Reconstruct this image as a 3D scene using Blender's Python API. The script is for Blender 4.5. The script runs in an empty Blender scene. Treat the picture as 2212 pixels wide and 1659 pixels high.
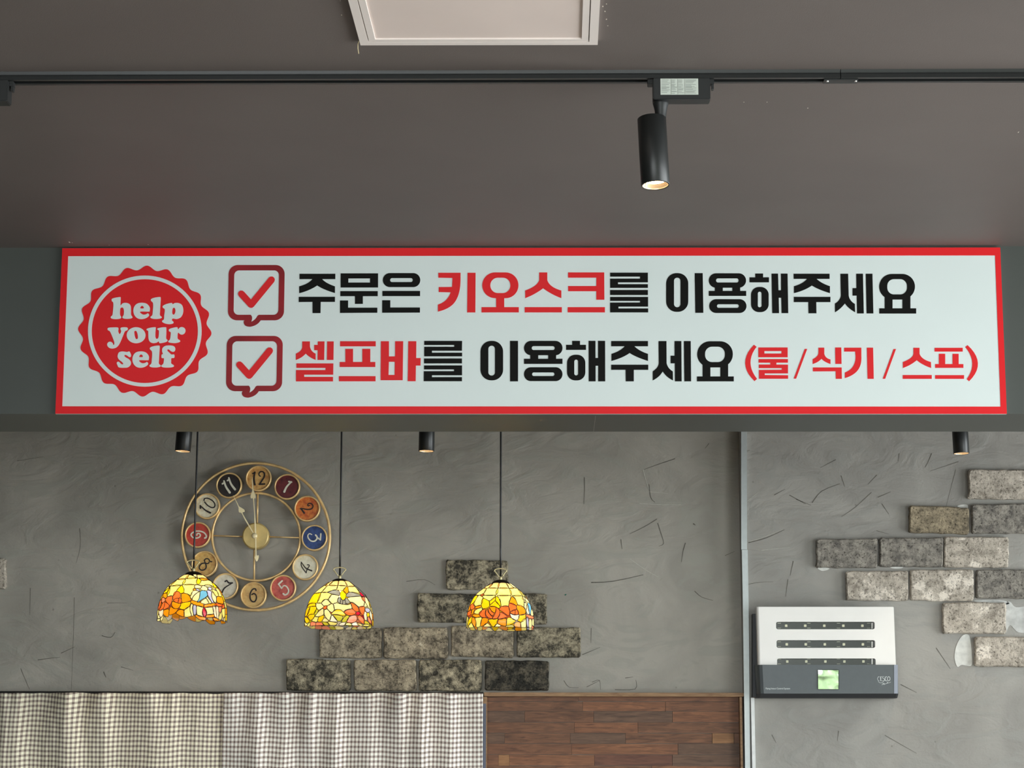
import bpy, bmesh, math, random
from mathutils import Vector, Matrix, noise as mnoise
from mathutils.geometry import tessellate_polygon
random.seed(7)
PI = math.pi
scene = bpy.context.scene
COL = scene.collection

# ------------------------------------------------------------------ camera
W, H, F = 2212.0, 1659.0, 4500.0
VPX, VPY, ROLL = 1180.0, 1650.0, math.radians(0.14)
EYE = Vector((0, 0, 1.5))
pit = math.atan((VPY - H / 2) / F)
yaw = math.atan((VPX - W / 2) / F * math.cos(pit))
fwd = Vector((-math.sin(yaw) * math.cos(pit), math.cos(yaw) * math.cos(pit), math.sin(pit)))
rgt = Vector((math.cos(yaw), math.sin(yaw), 0))
upv = rgt.cross(fwd)
c_, s_ = math.cos(ROLL), math.sin(ROLL)
rgt, upv = rgt * c_ + upv * s_, upv * c_ - rgt * s_
cam = bpy.data.cameras.new('camera')
cam.sensor_width = 36.0
cam.sensor_fit = 'HORIZONTAL'
cam.lens = F / W * 36.0
cam.clip_start = 0.05
camo = bpy.data.objects.new('camera', cam)
COL.objects.link(camo)
mw = Matrix((rgt, upv, -fwd)).transposed().to_4x4()
mw.translation = EYE
camo.matrix_world = mw
scene.camera = camo

# ------------------------------------------------------------------ light
world = bpy.data.worlds.new('world')
scene.world = world
world.use_nodes = True
bg = world.node_tree.nodes['Background']
bg.inputs[0].default_value = (0.93, 0.985, 1.0, 1)
bg.inputs[1].default_value = 9.9

def portal(name, loc, rot, sx, sy):
    l = bpy.data.lights.new(name, 'AREA')
    l.shape = 'RECTANGLE'; l.size = sx; l.size_y = sy
    l.cycles.is_portal = True
    o = bpy.data.objects.new(name, l); COL.objects.link(o)
    o.location = loc; o.rotation_euler = rot
portal('daylight_portal_front', (0.35, -2.62, 1.45), (PI / 2, 0, 0), 5.9, 2.5)
portal('daylight_portal_right', (3.62, 2.3, 1.45), (0, PI / 2, 0), 2.3, 4.6)
portal('daylight_portal_right_rear', (3.62, 6.35, 1.75), (0, PI / 2, 0), 1.7, 1.3)

vs = scene.view_settings
vs.view_transform = 'Standard'; vs.look = 'None'; vs.gamma = 1.0
vs.use_curve_mapping = False
vs.exposure = 0.0

# ------------------------------------------------------------------ pixels of the photograph to points on real planes
def ray(px, py):
    return (fwd + rgt * ((px - W / 2) / F) - upv * ((py - H / 2) / F))
def at(px, py, Y):
    d = ray(px, py); return EYE + d * ((Y - EYE.y) / d.y)
def atz(px, py, Z):
    d = ray(px, py); return EYE + d * ((Z - EYE.z) / d.z)

Y_SIGN = 5.2
Y_WALL = 7.6
Y_RWALL = 7.55
Z_CEIL = at(1106, 533.5, Y_SIGN).z
Z_SOF = at(1106, 894, Y_SIGN).z
Y_SOFB = atz(1106, 932.5, Z_SOF).y

# ------------------------------------------------------------------ materials
def lin(c):
    return tuple(((v / 255) / 12.92 if v / 255 <= 0.04045 else ((v / 255 + 0.055) / 1.055) ** 2.4) for v in c) + (1,)
MATS = {}
def newmat(name):
    m = bpy.data.materials.new(name); m.use_nodes = True
    nt = m.node_tree
    return m, nt, nt.nodes['Principled BSDF']
def N(nt, t, **kw):
    n = nt.nodes.new(t)
    for k, v in kw.items(): setattr(n, k, v)
    return n
def plain(name, rgb, rough=0.5, metal=0.0, var=0.08, scale=30.0, bump=0.0, bscale=200.0, spec=0.5, coords='Object'):
    """paint-like procedural material: base colour with slight noise variation and optional fine bump"""
    if name in MATS: return MATS[name]
    m, nt, b = newmat(name)
    tc = N(nt, 'ShaderNodeTexCoord')
    nz = N(nt, 'ShaderNodeTexNoise'); nz.inputs['Scale'].default_value = scale; nz.inputs['Detail'].default_value = 4
    nt.links.new(tc.outputs[coords], nz.inputs['Vector'])
    rp = N(nt, 'ShaderNodeValToRGB')
    c = lin(rgb)
    rp.color_ramp.elements[0].position = 0.3; rp.color_ramp.elements[1].position = 0.7
    rp.color_ramp.elements[0].color = tuple(x * (1 - var) for x in c[:3]) + (1,)
    rp.color_ramp.elements[1].color = tuple(min(1, x * (1 + var)) for x in c[:3]) + (1,)
    nt.links.new(nz.outputs['Fac'], rp.inputs[0]); nt.links.new(rp.outputs[0], b.inputs['Base Color'])
    b.inputs['Roughness'].default_value = rough; b.inputs['Metallic'].default_value = metal
    b.inputs['Specular IOR Level'].default_value = spec
    if bump:
        n2 = N(nt, 'ShaderNodeTexNoise'); n2.inputs['Scale'].default_value = bscale; n2.inputs['Detail'].default_value = 3
        nt.links.new(tc.outputs[coords], n2.inputs['Vector'])
        bp = N(nt, 'ShaderNodeBump'); bp.inputs['Strength'].default_value = bump; bp.inputs['Distance'].default_value = 0.002
        nt.links.new(n2.outputs['Fac'], bp.inputs['Height']); nt.links.new(bp.outputs[0], b.inputs['Normal'])
    MATS[name] = m
    return m
def emit(name, rgb, strength):
    m, nt, b = newmat(name)
    b.inputs['Base Color'].default_value = lin(rgb)
    b.inputs['Emission Color'].default_value = lin(rgb)
    b.inputs['Emission Strength'].default_value = strength
    return m

def plaster(name, ca, cb, cc):
    """trowelled grey plaster: broad cloudy patches, streaks, fine grain and shallow trowel relief"""
    m, nt, b = newmat(name)
    tc = N(nt, 'ShaderNodeTexCoord')
    def noise(scale, detail, dist=0.0, rot=(0, 0, 0), sc=(1, 1, 1)):
        mp = N(nt, 'ShaderNodeMapping'); mp.inputs['Rotation'].default_value = rot; mp.inputs['Scale'].default_value = sc
        nt.links.new(tc.outputs['Object'], mp.inputs['Vector'])
        n = N(nt, 'ShaderNodeTexNoise'); n.inputs['Scale'].default_value = scale; n.inputs['Detail'].default_value = detail
        n.inputs['Distortion'].default_value = dist
        nt.links.new(mp.outputs[0], n.inputs['Vector']); return n
    n1 = noise(2.6, 5, 1.2); n2 = noise(5.0, 6, 2.2, (0, 0.6, 0), (1, 1, 2.2)); n3 = noise(120, 2)
    r1 = N(nt, 'ShaderNodeValToRGB'); r1.color_ramp.elements[0].position = 0.36; r1.color_ramp.elements[1].position = 0.64
    r1.color_ramp.elements[0].color = lin(ca); r1.color_ramp.elements[1].color = lin(cb)
    nt.links.new(n1.outputs['Fac'], r1.inputs[0])
    r2 = N(nt, 'ShaderNodeValToRGB'); r2.color_ramp.elements[0].position = 0.52; r2.color_ramp.elements[1].position = 0.60
    nt.links.new(n2.outputs['Fac'], r2.inputs[0])
    mx = N(nt, 'ShaderNodeMix', data_type='RGBA'); mx.inputs[7].default_value = lin(cc)
    mm = N(nt, 'ShaderNodeMath', operation='MULTIPLY'); mm.inputs[1].default_value = 0.55
    nt.links.new(r2.outputs[0], mm.inputs[0]); nt.links.new(mm.outputs[0], mx.inputs[0])
    nt.links.new(r1.outputs[0], mx.inputs[6])
    # small dark pits
    vo = N(nt, 'ShaderNodeTexVoronoi'); vo.inputs['Scale'].default_value = 9.0
    nt.links.new(tc.outputs['Object'], vo.inputs['Vector'])
    r3 = N(nt, 'ShaderNodeValToRGB'); r3.color_ramp.elements[0].position = 0.02; r3.color_ramp.elements[1].position = 0.045
    r3.color_ramp.elements[0].color = (0.45, 0.45, 0.42, 1); r3.color_ramp.elements[1].color = (1, 1, 1, 1)
    nt.links.new(vo.outputs['Distance'], r3.inputs[0])
    m2 = N(nt, 'ShaderNodeMix', data_type='RGBA', blend_type='MULTIPLY'); m2.inputs[0].default_value = 0.6
    nt.links.new(mx.outputs[2], m2.inputs[6]); nt.links.new(r3.outputs[0], m2.inputs[7])
    nt.links.new(m2.outputs[2], b.inputs['Base Color'])
    ad = N(nt, 'ShaderNodeMath', operation='ADD'); nt.links.new(n2.outputs['Fac'], ad.inputs[0])
    ms = N(nt, 'ShaderNodeMath', operation='MULTIPLY'); ms.inputs[1].default_value = 0.15
    nt.links.new(n3.outputs['Fac'], ms.inputs[0]); nt.links.new(ms.outputs[0], ad.inputs[1])
    bp = N(nt, 'ShaderNodeBump'); bp.inputs['Strength'].default_value = 0.6; bp.inputs['Distance'].default_value = 0.010
    nt.links.new(ad.outputs[0], bp.inputs['Height']); nt.links.new(bp.outputs[0], b.inputs['Normal'])
    b.inputs['Roughness'].default_value = 0.6
    return m

def brick_mat(name, dark, tan, light, bias, patch):
    """old brick slip: sooty dark face with tan wear, pale lime patches and pits"""
    m, nt, b = newmat(name)
    tc = N(nt, 'ShaderNodeTexCoord'); oi = N(nt, 'ShaderNodeObjectInfo')
    off = N(nt, 'ShaderNodeVectorMath', operation='SCALE'); off.inputs[0].default_value = (17.3, 9.1, 23.7)
    nt.links.new(oi.outputs['Random'], off.inputs['Scale'])
    ad = N(nt, 'ShaderNodeVectorMath', operation='ADD')
    nt.links.new(tc.outputs['Object'], ad.inputs[0]); nt.links.new(off.outputs[0], ad.inputs[1])
    def nz(scale, detail, rough=0.6):
        n = N(nt, 'ShaderNodeTexNoise'); n.inputs['Scale'].default_value = scale; n.inputs['Detail'].default_value = detail
        n.inputs['Roughness'].default_value = rough
        nt.links.new(ad.outputs[0], n.inputs['Vector']); return n
    n1 = nz(26, 9, 0.78); n2 = nz(11, 8, 0.66); n3 = nz(120, 4, 0.7)
    r1 = N(nt, 'ShaderNodeValToRGB'); e = r1.color_ramp.elements
    e[0].position = bias - 0.08; e[1].position = bias + 0.13
    e[0].color = lin(dark); e[1].color = lin(tan)
    nt.links.new(n1.outputs['Fac'], r1.inputs[0])
    r2 = N(nt, 'ShaderNodeValToRGB'); e = r2.color_ramp.elements
    e[0].position = patch; e[1].position = patch + 0.04
    nt.links.new(n2.outputs['Color'], r2.inputs[0])
    mx = N(nt, 'ShaderNodeMix', data_type='RGBA'); mx.inputs[7].default_value = lin(light)
    nt.links.new(r2.outputs[0], mx.inputs[0]); nt.links.new(r1.outputs[0], mx.inputs[6])
    r3 = N(nt, 'ShaderNodeValToRGB'); e = r3.color_ramp.elements
    e[0].position = 0.34; e[1].position = 0.46; e[0].color = (0.12, 0.11, 0.10, 1); e[1].color = (1, 1, 1, 1)
    nt.links.new(n3.outputs['Fac'], r3.inputs[0])
    m2 = N(nt, 'ShaderNodeMix', data_type='RGBA', blend_type='MULTIPLY'); m2.inputs[0].default_value = 0.85
    nt.links.new(mx.outputs[2], m2.inputs[6]); nt.links.new(r3.outputs[0], m2.inputs[7])
    nt.links.new(m2.outputs[2], b.inputs['Base Color'])
    s = N(nt, 'ShaderNodeMath', operation='ADD'); nt.links.new(n1.outputs['Fac'], s.inputs[0]); nt.links.new(n3.outputs['Fac'], s.inputs[1])
    bp = N(nt, 'ShaderNodeBump'); bp.inputs['Strength'].default_value = 0.8; bp.inputs['Distance'].default_value = 0.005
    nt.links.new(s.outputs[0], bp.inputs['Height']); nt.links.new(bp.outputs[0], b.inputs['Normal'])
    b.inputs['Roughness'].default_value = 0.9; b.inputs['Specular IOR Level'].default_value = 0.15
    return m

def wood_mat(name, rgb, rgb2, seed):
    m, nt, b = newmat(name)
    tc = N(nt, 'ShaderNodeTexCoord'); mp = N(nt, 'ShaderNodeMapping')
    mp.inputs['Scale'].default_value = (1, 1, 9); mp.inputs['Location'].default_value = (seed * 3.1, 0, seed * 7.7)
    nt.links.new(tc.outputs['Object'], mp.inputs['Vector'])
    n = N(nt, 'ShaderNodeTexNoise'); n.inputs['Scale'].default_value = 9; n.inputs['Detail'].default_value = 8
    n.inputs['Distortion'].default_value = 1.4; n.inputs['Roughness'].default_value = 0.65
    nt.links.new(mp.outputs[0], n.inputs['Vector'])
    r = N(nt, 'ShaderNodeValToRGB'); e = r.color_ramp.elements
    e[0].position = 0.33; e[1].position = 0.66; e[0].color = lin(rgb); e[1].color = lin(rgb2)
    nt.links.new(n.outputs['Fac'], r.inputs[0]); nt.links.new(r.outputs[0], b.inputs['Base Color'])
    b.inputs['Roughness'].default_value = 0.5; b.inputs['Specular IOR Level'].default_value = 0.3
    return m

def gingham(name, white, mid, warm):
    """woven check: half-tone stripes both ways, dark where they cross; UV in metres"""
    m, nt, b = newmat(name)
    uv = N(nt, 'ShaderNodeUVMap'); sp = N(nt, 'ShaderNodeSeparateXYZ'); nt.links.new(uv.outputs[0], sp.inputs[0])
    def stripe(out, period):
        d = N(nt, 'ShaderNodeMath', operation='DIVIDE'); d.inputs[1].default_value = period; nt.links.new(out, d.inputs[0])
        f = N(nt, 'ShaderNodeMath', operation='FRACT'); nt.links.new(d.outputs[0], f.inputs[0])
        r = N(nt, 'ShaderNodeValToRGB'); r.color_ramp.interpolation = 'LINEAR'
        e = r.color_ramp.elements
        e[0].position = 0.0; e[0].color = (0, 0, 0, 1); e[1].position = 0.50; e[1].color = (0, 0, 0, 1)
        for p, v in ((0.54, 0.85), (0.66, 0.95), (0.72, 0.6), (0.79, 0.95), (0.95, 0.85), (1.0, 0.0)):
            k = r.color_ramp.elements.new(p); k.color = (v, v, v, 1)
        nt.links.new(f.outputs[0], r.inputs[0]); return r
    a = stripe(sp.outputs[0], 0.0148); c = stripe(sp.outputs[1], 0.0172)
    ad = N(nt, 'ShaderNodeMath', operation='ADD'); nt.links.new(a.outputs[0], ad.inputs[0]); nt.links.new(c.outputs[0], ad.inputs[1])
    hf = N(nt, 'ShaderNodeMath', operation='MULTIPLY'); hf.inputs[1].default_value = 0.5; nt.links.new(ad.outputs[0], hf.inputs[0])
    r = N(nt, 'ShaderNodeValToRGB'); e = r.color_ramp.elements
    e[0].color = lin(white); e[1].color = lin((94, 82, 80)); e[1].position = 0.97
    k = e.new(0.48); k.color = lin(mid)
    nt.links.new(hf.outputs[0], r.inputs[0])
    nt.links.new(r.outputs[0], b.inputs['Base Color'])
    b.inputs['Roughness'].default_value = 0.95; b.inputs['Specular IOR Level'].default_value = 0.1
    return m

def glass_mats(key, rgb):
    """opalescent stained glass: diffusing outer face, clear inner face"""
    if ('g', key) in MATS: return MATS[('g', key)]
    m, nt, b = newmat('stained_glass_' + key)
    nt.nodes.remove(b)
    out = nt.nodes['Material Output']
    tc = N(nt, 'ShaderNodeTexCoord'); nz = N(nt, 'ShaderNodeTexNoise'); nz.inputs['Scale'].default_value = 40; nz.inputs['Detail'].default_value = 4
    nt.links.new(tc.outputs['Object'], nz.inputs['Vector'])
    r = N(nt, 'ShaderNodeValToRGB'); c = lin(rgb)
    r.color_ramp.elements[0].position = 0.3; r.color_ramp.elements[1].position = 0.7
    r.color_ramp.elements[0].color = (c[0] * .92, c[1] * .84, c[2] * .8, 1); r.color_ramp.elements[1].color = (min(1, c[0] * 1.05), min(1, c[1] * 1.1), min(1, c[2] * 1.15), 1)
    nt.links.new(nz.outputs['Fac'], r.inputs[0])
    tr = N(nt, 'ShaderNodeBsdfTranslucent'); nt.links.new(r.outputs[0], tr.inputs[0])
    df = N(nt, 'ShaderNodeBsdfDiffuse'); nt.links.new(r.outputs[0], df.inputs[0])
    gl = N(nt, 'ShaderNodeBsdfGlossy'); gl.inputs['Roughness'].default_value = 0.15
    a = N(nt, 'ShaderNodeMixShader'); a.inputs[0].default_value = 0.25
    nt.links.new(tr.outputs[0], a.inputs[1]); nt.links.new(df.outputs[0], a.inputs[2])
    a2 = N(nt, 'ShaderNodeMixShader'); a2.inputs[0].default_value = 0.03
    nt.links.new(a.outputs[0], a2.inputs[1]); nt.links.new(gl.outputs[0], a2.inputs[2])
    nt.links.new(a2.outputs[0], out.inputs[0])
    if 'clear' not in MATS:
        m2, nt2, b2 = newmat('stained_glass_inner_face'); nt2.nodes.remove(b2)
        t2 = N(nt2, 'ShaderNodeBsdfTransparent'); t2.inputs[0].default_value = (0.97, 0.97, 0.97, 1)
        nt2.links.new(t2.outputs[0], nt2.nodes['Material Output'].inputs[0]); MATS['clear'] = m2
    MATS[('g', key)] = (m, MATS['clear'])
    return MATS[('g', key)]

# ------------------------------------------------------------------ object helpers
def origin(o):
    v = Vector((0, 0, 0))
    while o is not None:
        v += o.location; o = o.parent
    return v
def tag(o, label=None, cat=None, group=None, kind=None):
    if label: o['label'] = label
    if cat: o['category'] = cat
    if group: o['group'] = group
    if kind: o['kind'] = kind
    return o
def empty(name, loc, label, cat, group=None):
    o = bpy.data.objects.new(name, None); COL.objects.link(o); o.location = loc
    o.empty_display_size = 0.05
    return tag(o, label, cat, group)
def mesh(name, verts, faces, mat, parent=None, smooth=False, midx=None, local=False):
    """verts are world points (or parent-local points when local)"""
    me = bpy.data.meshes.new(name)
    off = Vector((0, 0, 0)) if (local or parent is None) else origin(parent)
    me.from_pydata([tuple(Vector(v) - off) for v in verts], [], faces)
    for m in (mat if isinstance(mat, (list, tuple)) else [mat]): me.materials.append(m)
    if midx: me.polygons.foreach_set('material_index', midx)
    if smooth: me.polygons.foreach_set('use_smooth', [True] * len(me.polygons))
    me.update()
    o = bpy.data.objects.new(name, me); COL.objects.link(o)
    if parent is not None: o.parent = parent
    return o
class MB:
    def __init__(s): s.v = []; s.f = []
    def add(s, v, f):
        n = len(s.v); s.v += [Vector(p) for p in v]; s.f += [tuple(i + n for i in q) for q in f]; return s
    def box(s, a, b):
        x0, y0, z0 = a; x1, y1, z1 = b
        return s.add([(x0,y0,z0),(x1,y0,z0),(x1,y1,z0),(x0,y1,z0),(x0,y0,z1),(x1,y0,z1),(x1,y1,z1),(x0,y1,z1)],
                     [(0,3,2,1),(4,5,6,7),(0,1,5,4),(1,2,6,5),(2,3,7,6),(3,0,4,7)])
    def tube(s, pts, r, n=8, closed=False, caps=True):
        pts = [Vector(p) for p in pts]; k = len(pts)
        base = len(s.v); rr = r if isinstance(r, (list, tuple)) else [r] * k
        prev = None
        for i, p in enumerate(pts):
            if closed: t = pts[(i + 1) % k] - pts[i - 1]
            else: t = pts[min(i + 1, k - 1)] - pts[max(i - 1, 0)]
            t.normalize()
            if prev is None:
                a = Vector((0, 0, 1)) if abs(t.z) < 0.9 else Vector((1, 0, 0))
                u = t.cross(a).normalized()
            else:
                u = (prev - t * prev.dot(t)).normalized()
            prev = u; w = t.cross(u)
            for j in range(n):
                g = 2 * PI * j / n
                s.v.append(p + (u * math.cos(g) + w * math.sin(g)) * rr[i])
        for i in range(k if closed else k - 1):
            i2 = (i + 1) % k
            for j in range(n):
                j2 = (j + 1) % n
                s.f.append((base + i * n + j, base + i * n + j2, base + i2 * n + j2, base + i2 * n + j))
        if caps and not closed:
            s.f.append(tuple(base + j for j in range(n))[::-1]); s.f.append(tuple(base + (k - 1) * n + j for j in range(n)))
        return s
    def lathe(s, prof, c, n=32, axis='z', a0=0.0):
        base = len(s.v); c = Vector(c)
        for r, h in prof:
            for j in range(n):
                g = a0 + 2 * PI * j / n
                s.v.append(c + (Vector((r * math.cos(g), r * math.sin(g), h)) if axis == 'z' else Vector((r * math.cos(g), h, r * math.sin(g)))))
        for i in range(len(prof) - 1):
            for j in range(n):
                j2 = (j + 1) % n
                q = (base + i * n + j, base + i * n + j2, base + (i + 1) * n + j2, base + (i + 1) * n + j)
                s.f.append(q)
        return s
    def cap(s, i0, n):
        s.f.append(tuple(range(i0, i0 + n))); return s
    def build(s, name, mat, parent=None, smooth=False, local=False, bevel=0.0):
        o = mesh(name, s.v, s.f, mat, parent, smooth, local=local)
        if bevel:
            bm = bmesh.new(); bm.from_mesh(o.data)
            bmesh.ops.recalc_face_normals(bm, faces=bm.faces)
            bmesh.ops.bevel(bm, geom=list(bm.edges), offset=bevel, segments=2, affect='EDGES', clamp_overlap=True)
            bm.to_mesh(o.data); bm.free()
        else:
            bm = bmesh.new(); bm.from_mesh(o.data); bmesh.ops.recalc_face_normals(bm, faces=bm.faces); bm.to_mesh(o.data); bm.free()
        if smooth: o.data.polygons.foreach_set('use_smooth', [True] * len(o.data.polygons))
        return o
def struct(o, label, cat):
    return tag(o, label, cat, kind='structure')

def path(items, n=10):
    """outline of corner points; ('q', cx, cy, x, y) is a quadratic curve to (x, y)"""
    out = []
    for it in items:
        if it[0] == 'q':
            x0, y0 = out[-1]; _, cx, cy, x, y = it
            for i in range(1, n + 1):
                t = i / n
                out.append(((1-t)**2*x0 + 2*t*(1-t)*cx + t*t*x, (1-t)**2*y0 + 2*t*(1-t)*cy + t*t*y))
        else: out.append((it[0], it[1]))
    if len(out) > 2 and abs(out[0][0]-out[-1][0]) + abs(out[0][1]-out[-1][1]) < 1e-6: out.pop()
    return out
def R(x0, y0, x1, y1): return [(x0, y0), (x1, y0), (x1, y1), (x0, y1)]
def RR(x0, y0, x1, y1, r, n=10):
    r = min(r, abs(x1 - x0) / 2 - 0.01, abs(y1 - y0) / 2 - 0.01); o = []
    for cx, cy, a in ((x1-r, y0+r, -90), (x1-r, y1-r, 0), (x0+r, y1-r, 90), (x0+r, y0+r, 180)):
        for i in range(n + 1):
            g = math.radians(a + 90 * i / n); o.append((cx + r * math.cos(g), cy + r * math.sin(g)))
    return o
def catmull(p, closed=True, n=4):
    k = len(p); out = []
    for i in range(k if closed else k - 1):
        a, b, c, d = (p[(i-1) % k], p[i], p[(i+1) % k], p[(i+2) % k]) if closed else (p[max(i-1,0)], p[i], p[i+1], p[min(i+2,k-1)])
        for j in range(n):
            t = j / n
            out.append(tuple(0.5*((2*b[q]) + (-a[q]+c[q])*t + (2*a[q]-5*b[q]+4*c[q]-d[q])*t*t + (-a[q]+3*b[q]-3*c[q]+d[q])*t**3) for q in (0, 1)))
    if not closed: out.append(tuple(p[-1]))
    return out
def fill(mb, loops, f3, fback=None):
    """flat filled shape with holes: loops[0] outline, others holes; f3 maps 2D to 3D, fback the rear plane"""
    flat = [q for l in loops for q in l]
    tri = tessellate_polygon([[Vector((x, y, 0)) for x, y in l] for l in loops])
    v = [f3(x, y) for x, y in flat]
    mb.add(v, [tuple(t) for t in tri])
    if fback:
        n0 = len(mb.v); vb = [fback(x, y) for x, y in flat]; k = 0; fs = []
        allv = v + vb; m = len(v)
        for l in loops:
            for i in range(len(l)):
                a = k + i; b = k + (i + 1) % len(l); fs.append((a, b, b + m, a + m))
            k += len(l)
        mb.add(allv, fs)
    return mb
def stroke(mb, pts, w, f3, smooth=True, closed=False, n=5):
    """painted stroke of round-ended segments"""
    if smooth and len(pts) > 2: pts = catmull(pts, closed, n)
    if closed: pts = pts + [pts[0]]
    k = len(pts)
    ws = [w] * k if not isinstance(w, (list, tuple)) else [w[0] + (w[1] - w[0]) * i / (k - 1) for i in range(k)]
    f0 = f3
    for i, (x, y) in enumerate(pts):
        f3 = lambda a, b, k=i: f0(a, b) + Vector((0, -6e-6 * k, 0))
        ring = [(x + ws[i]/2*math.cos(2*PI*j/10), y + ws[i]/2*math.sin(2*PI*j/10)) for j in range(10)]
        mb.add([f3(*q) for q in ring], [tuple(range(10))])
        if i < k - 1:
            x2, y2 = pts[i+1]; dx, dy = x2 - x, y2 - y; L = math.hypot(dx, dy) or 1
            nx, ny = -dy / L, dx / L
            q = [(x+nx*ws[i]/2, y+ny*ws[i]/2), (x2+nx*ws[i+1]/2, y2+ny*ws[i+1]/2), (x2-nx*ws[i+1]/2, y2-ny*ws[i+1]/2), (x-nx*ws[i]/2, y-ny*ws[i]/2)]
            mb.add([f3(*p) + Vector((0, -3e-6, 0)) for p in q], [(0, 1, 2, 3)])
    return mb
def crop(x0, y0, s, Y):
    """2D reading taken in an enlarged view of the photograph -> point on the plane y = Y"""
    return lambda x, y: at(x0 + x / s, y0 + y / s, Y)

#@@STRUCTURE
# ------------------------------------------------------------------ the room
XL, XR, YF = -3.5, 3.5, -2.5
M_ceil = plain('ceiling_paint', (106, 98, 94), rough=0.6, var=0.05, scale=3, bump=0.10, bscale=350, spec=0.3)
M_beam = plain('beam_paint', (66, 70, 66), rough=0.46, var=0.05, scale=4, bump=0.08, bscale=300)
M_wall = plaster('grey_trowelled_plaster', (146, 142, 133), (166, 161, 151), (152, 151, 141))
M_wall2 = plaster('grey_trowelled_plaster_bay', (140, 137, 131), (158, 155, 148), (146, 145, 139))
M_side = plain('side_wall_paint', (140, 138, 132), rough=0.8, var=0.05, scale=3)
M_floor = plain('floor_tile', (118, 108, 94), rough=0.5, var=0.10, scale=4)

def boxobj(name, a, b, mat, parent=None, bevel=0.0):
    return MB().box(a, b).build(name, mat, parent, bevel=bevel)
struct(boxobj('floor', (XL, YF, -0.1), (XR, Y_WALL, 0), M_floor), 'beige tiled floor of the restaurant', 'floor')
ceiling = struct(boxobj('ceiling', (XL, YF, Z_CEIL), (XR, Y_WALL + 0.1, Z_CEIL + 0.1), M_ceil), 'dark grey painted ceiling above the sign', 'ceiling')
wall_back = struct(boxobj('wall_back', (XL, Y_WALL, 0), (at(1606, 1200, Y_WALL).x + 0.02, Y_WALL + 0.1, Z_CEIL), M_wall),
       'grey trowelled plaster wall behind the clock and lamps', 'wall')
XB = at(1602, 1200, Y_RWALL).x
wall_bay = struct(boxobj('wall_back_right', (XB, Y_RWALL, 0), (XR, Y_WALL + 0.1, Z_CEIL), M_wall2),
       'paler grey plaster wall behind the white insect trap', 'wall')
struct(boxobj('wall_left', (XL - 0.1, YF, 0), (XL, Y_WALL, Z_CEIL), plain('dark_side_wall', (44, 42, 38), rough=0.8)), 'dark wall on the left side of the room', 'wall')
mb = MB()
for a, b in (((XR, YF, 0), (XR + 0.1, 0.0, Z_CEIL)), ((XR, 4.6, 0), (XR + 0.1, 5.7, Z_CEIL)), ((XR, 7.0, 0), (XR + 0.1, Y_WALL, Z_CEIL)), ((XR, 5.7, 0), (XR + 0.1, 7.0, 0.9)), ((XR, 5.7, 2.6), (XR + 0.1, 7.0, Z_CEIL)),
             ((XR, 0.0, 0), (XR + 0.1, 4.6, 0.3)), ((XR, 0.0, 2.6), (XR + 0.1, 4.6, Z_CEIL))): mb.box(a, b)
struct(mb.build('wall_right', M_side), 'side wall with two window openings on the right', 'wall')
mb = MB()
for a, b in (((XL, YF - 0.1, 0), (-2.6, YF, Z_CEIL)), ((XR - 0.2, YF - 0.1, 0), (XR, YF, Z_CEIL)),
             ((-2.6, YF - 0.1, 0), (XR - 0.2, YF, 0.2)), ((-2.6, YF - 0.1, 2.7), (XR - 0.2, YF, Z_CEIL))): mb.box(a, b)
struct(mb.build('wall_front', M_side), 'shop front wall with a wide window opening', 'wall')
# planting outside the shop front, seen only as a reflection
mb = MB(); rr = random.Random(3)
for i in range(330):
    c = Vector((rr.uniform(1.3, 9), rr.uniform(-8.5, -7.0), rr.uniform(0.1, 2.7 + 0.7 * mnoise.noise(Vector((i * 0.3, 0, 0))))))
    rad = rr.uniform(0.18, 0.42)
    bm = bmesh.new(); bmesh.ops.create_icosphere(bm, subdivisions=1, radius=rad)
    mb.add([c + v.co * (1 + 0.35 * rr.uniform(-1, 1)) for v in bm.verts], [tuple(v.index for v in f.verts) for f in bm.faces]); bm.free()
tag(mb.build('hedge', plain('hedge_leaves', (98, 112, 80), rough=0.7, var=0.5, scale=6)), 'green hedge outside the shop window', 'hedge', kind='stuff')

struct(boxobj('ground', (-14, -14, -0.3), (14, YF - 0.12, -0.15), plain('asphalt', (92, 92, 90), rough=0.9)), 'grey paving outside the shop front', 'ground')  # unseen paving slab, added to block sky light coming up through the shop front
# beam carrying the sign
beam = struct(boxobj('trim_1', (XL, Y_SIGN, Z_SOF), (XR, Y_SOFB, Z_CEIL), M_beam), 'dark grey ceiling beam that carries the red and white sign', 'beam')
# painted-over board joint under the beam, with a small dark scuff
j0 = atz(1286.5, 898, Z_SOF); j1 = atz(1282, 932, Z_SOF)
mesh('board_joint', [j0 + Vector((-.0006, 0, -.0004)), j0 + Vector((.0006, 0, -.0004)), j1 + Vector((.0006, 0, -.0004)), j1 + Vector((-.0006, 0, -.0004))], [(0, 1, 2, 3)], plain('joint_filler', (140, 138, 132)), beam)

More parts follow.
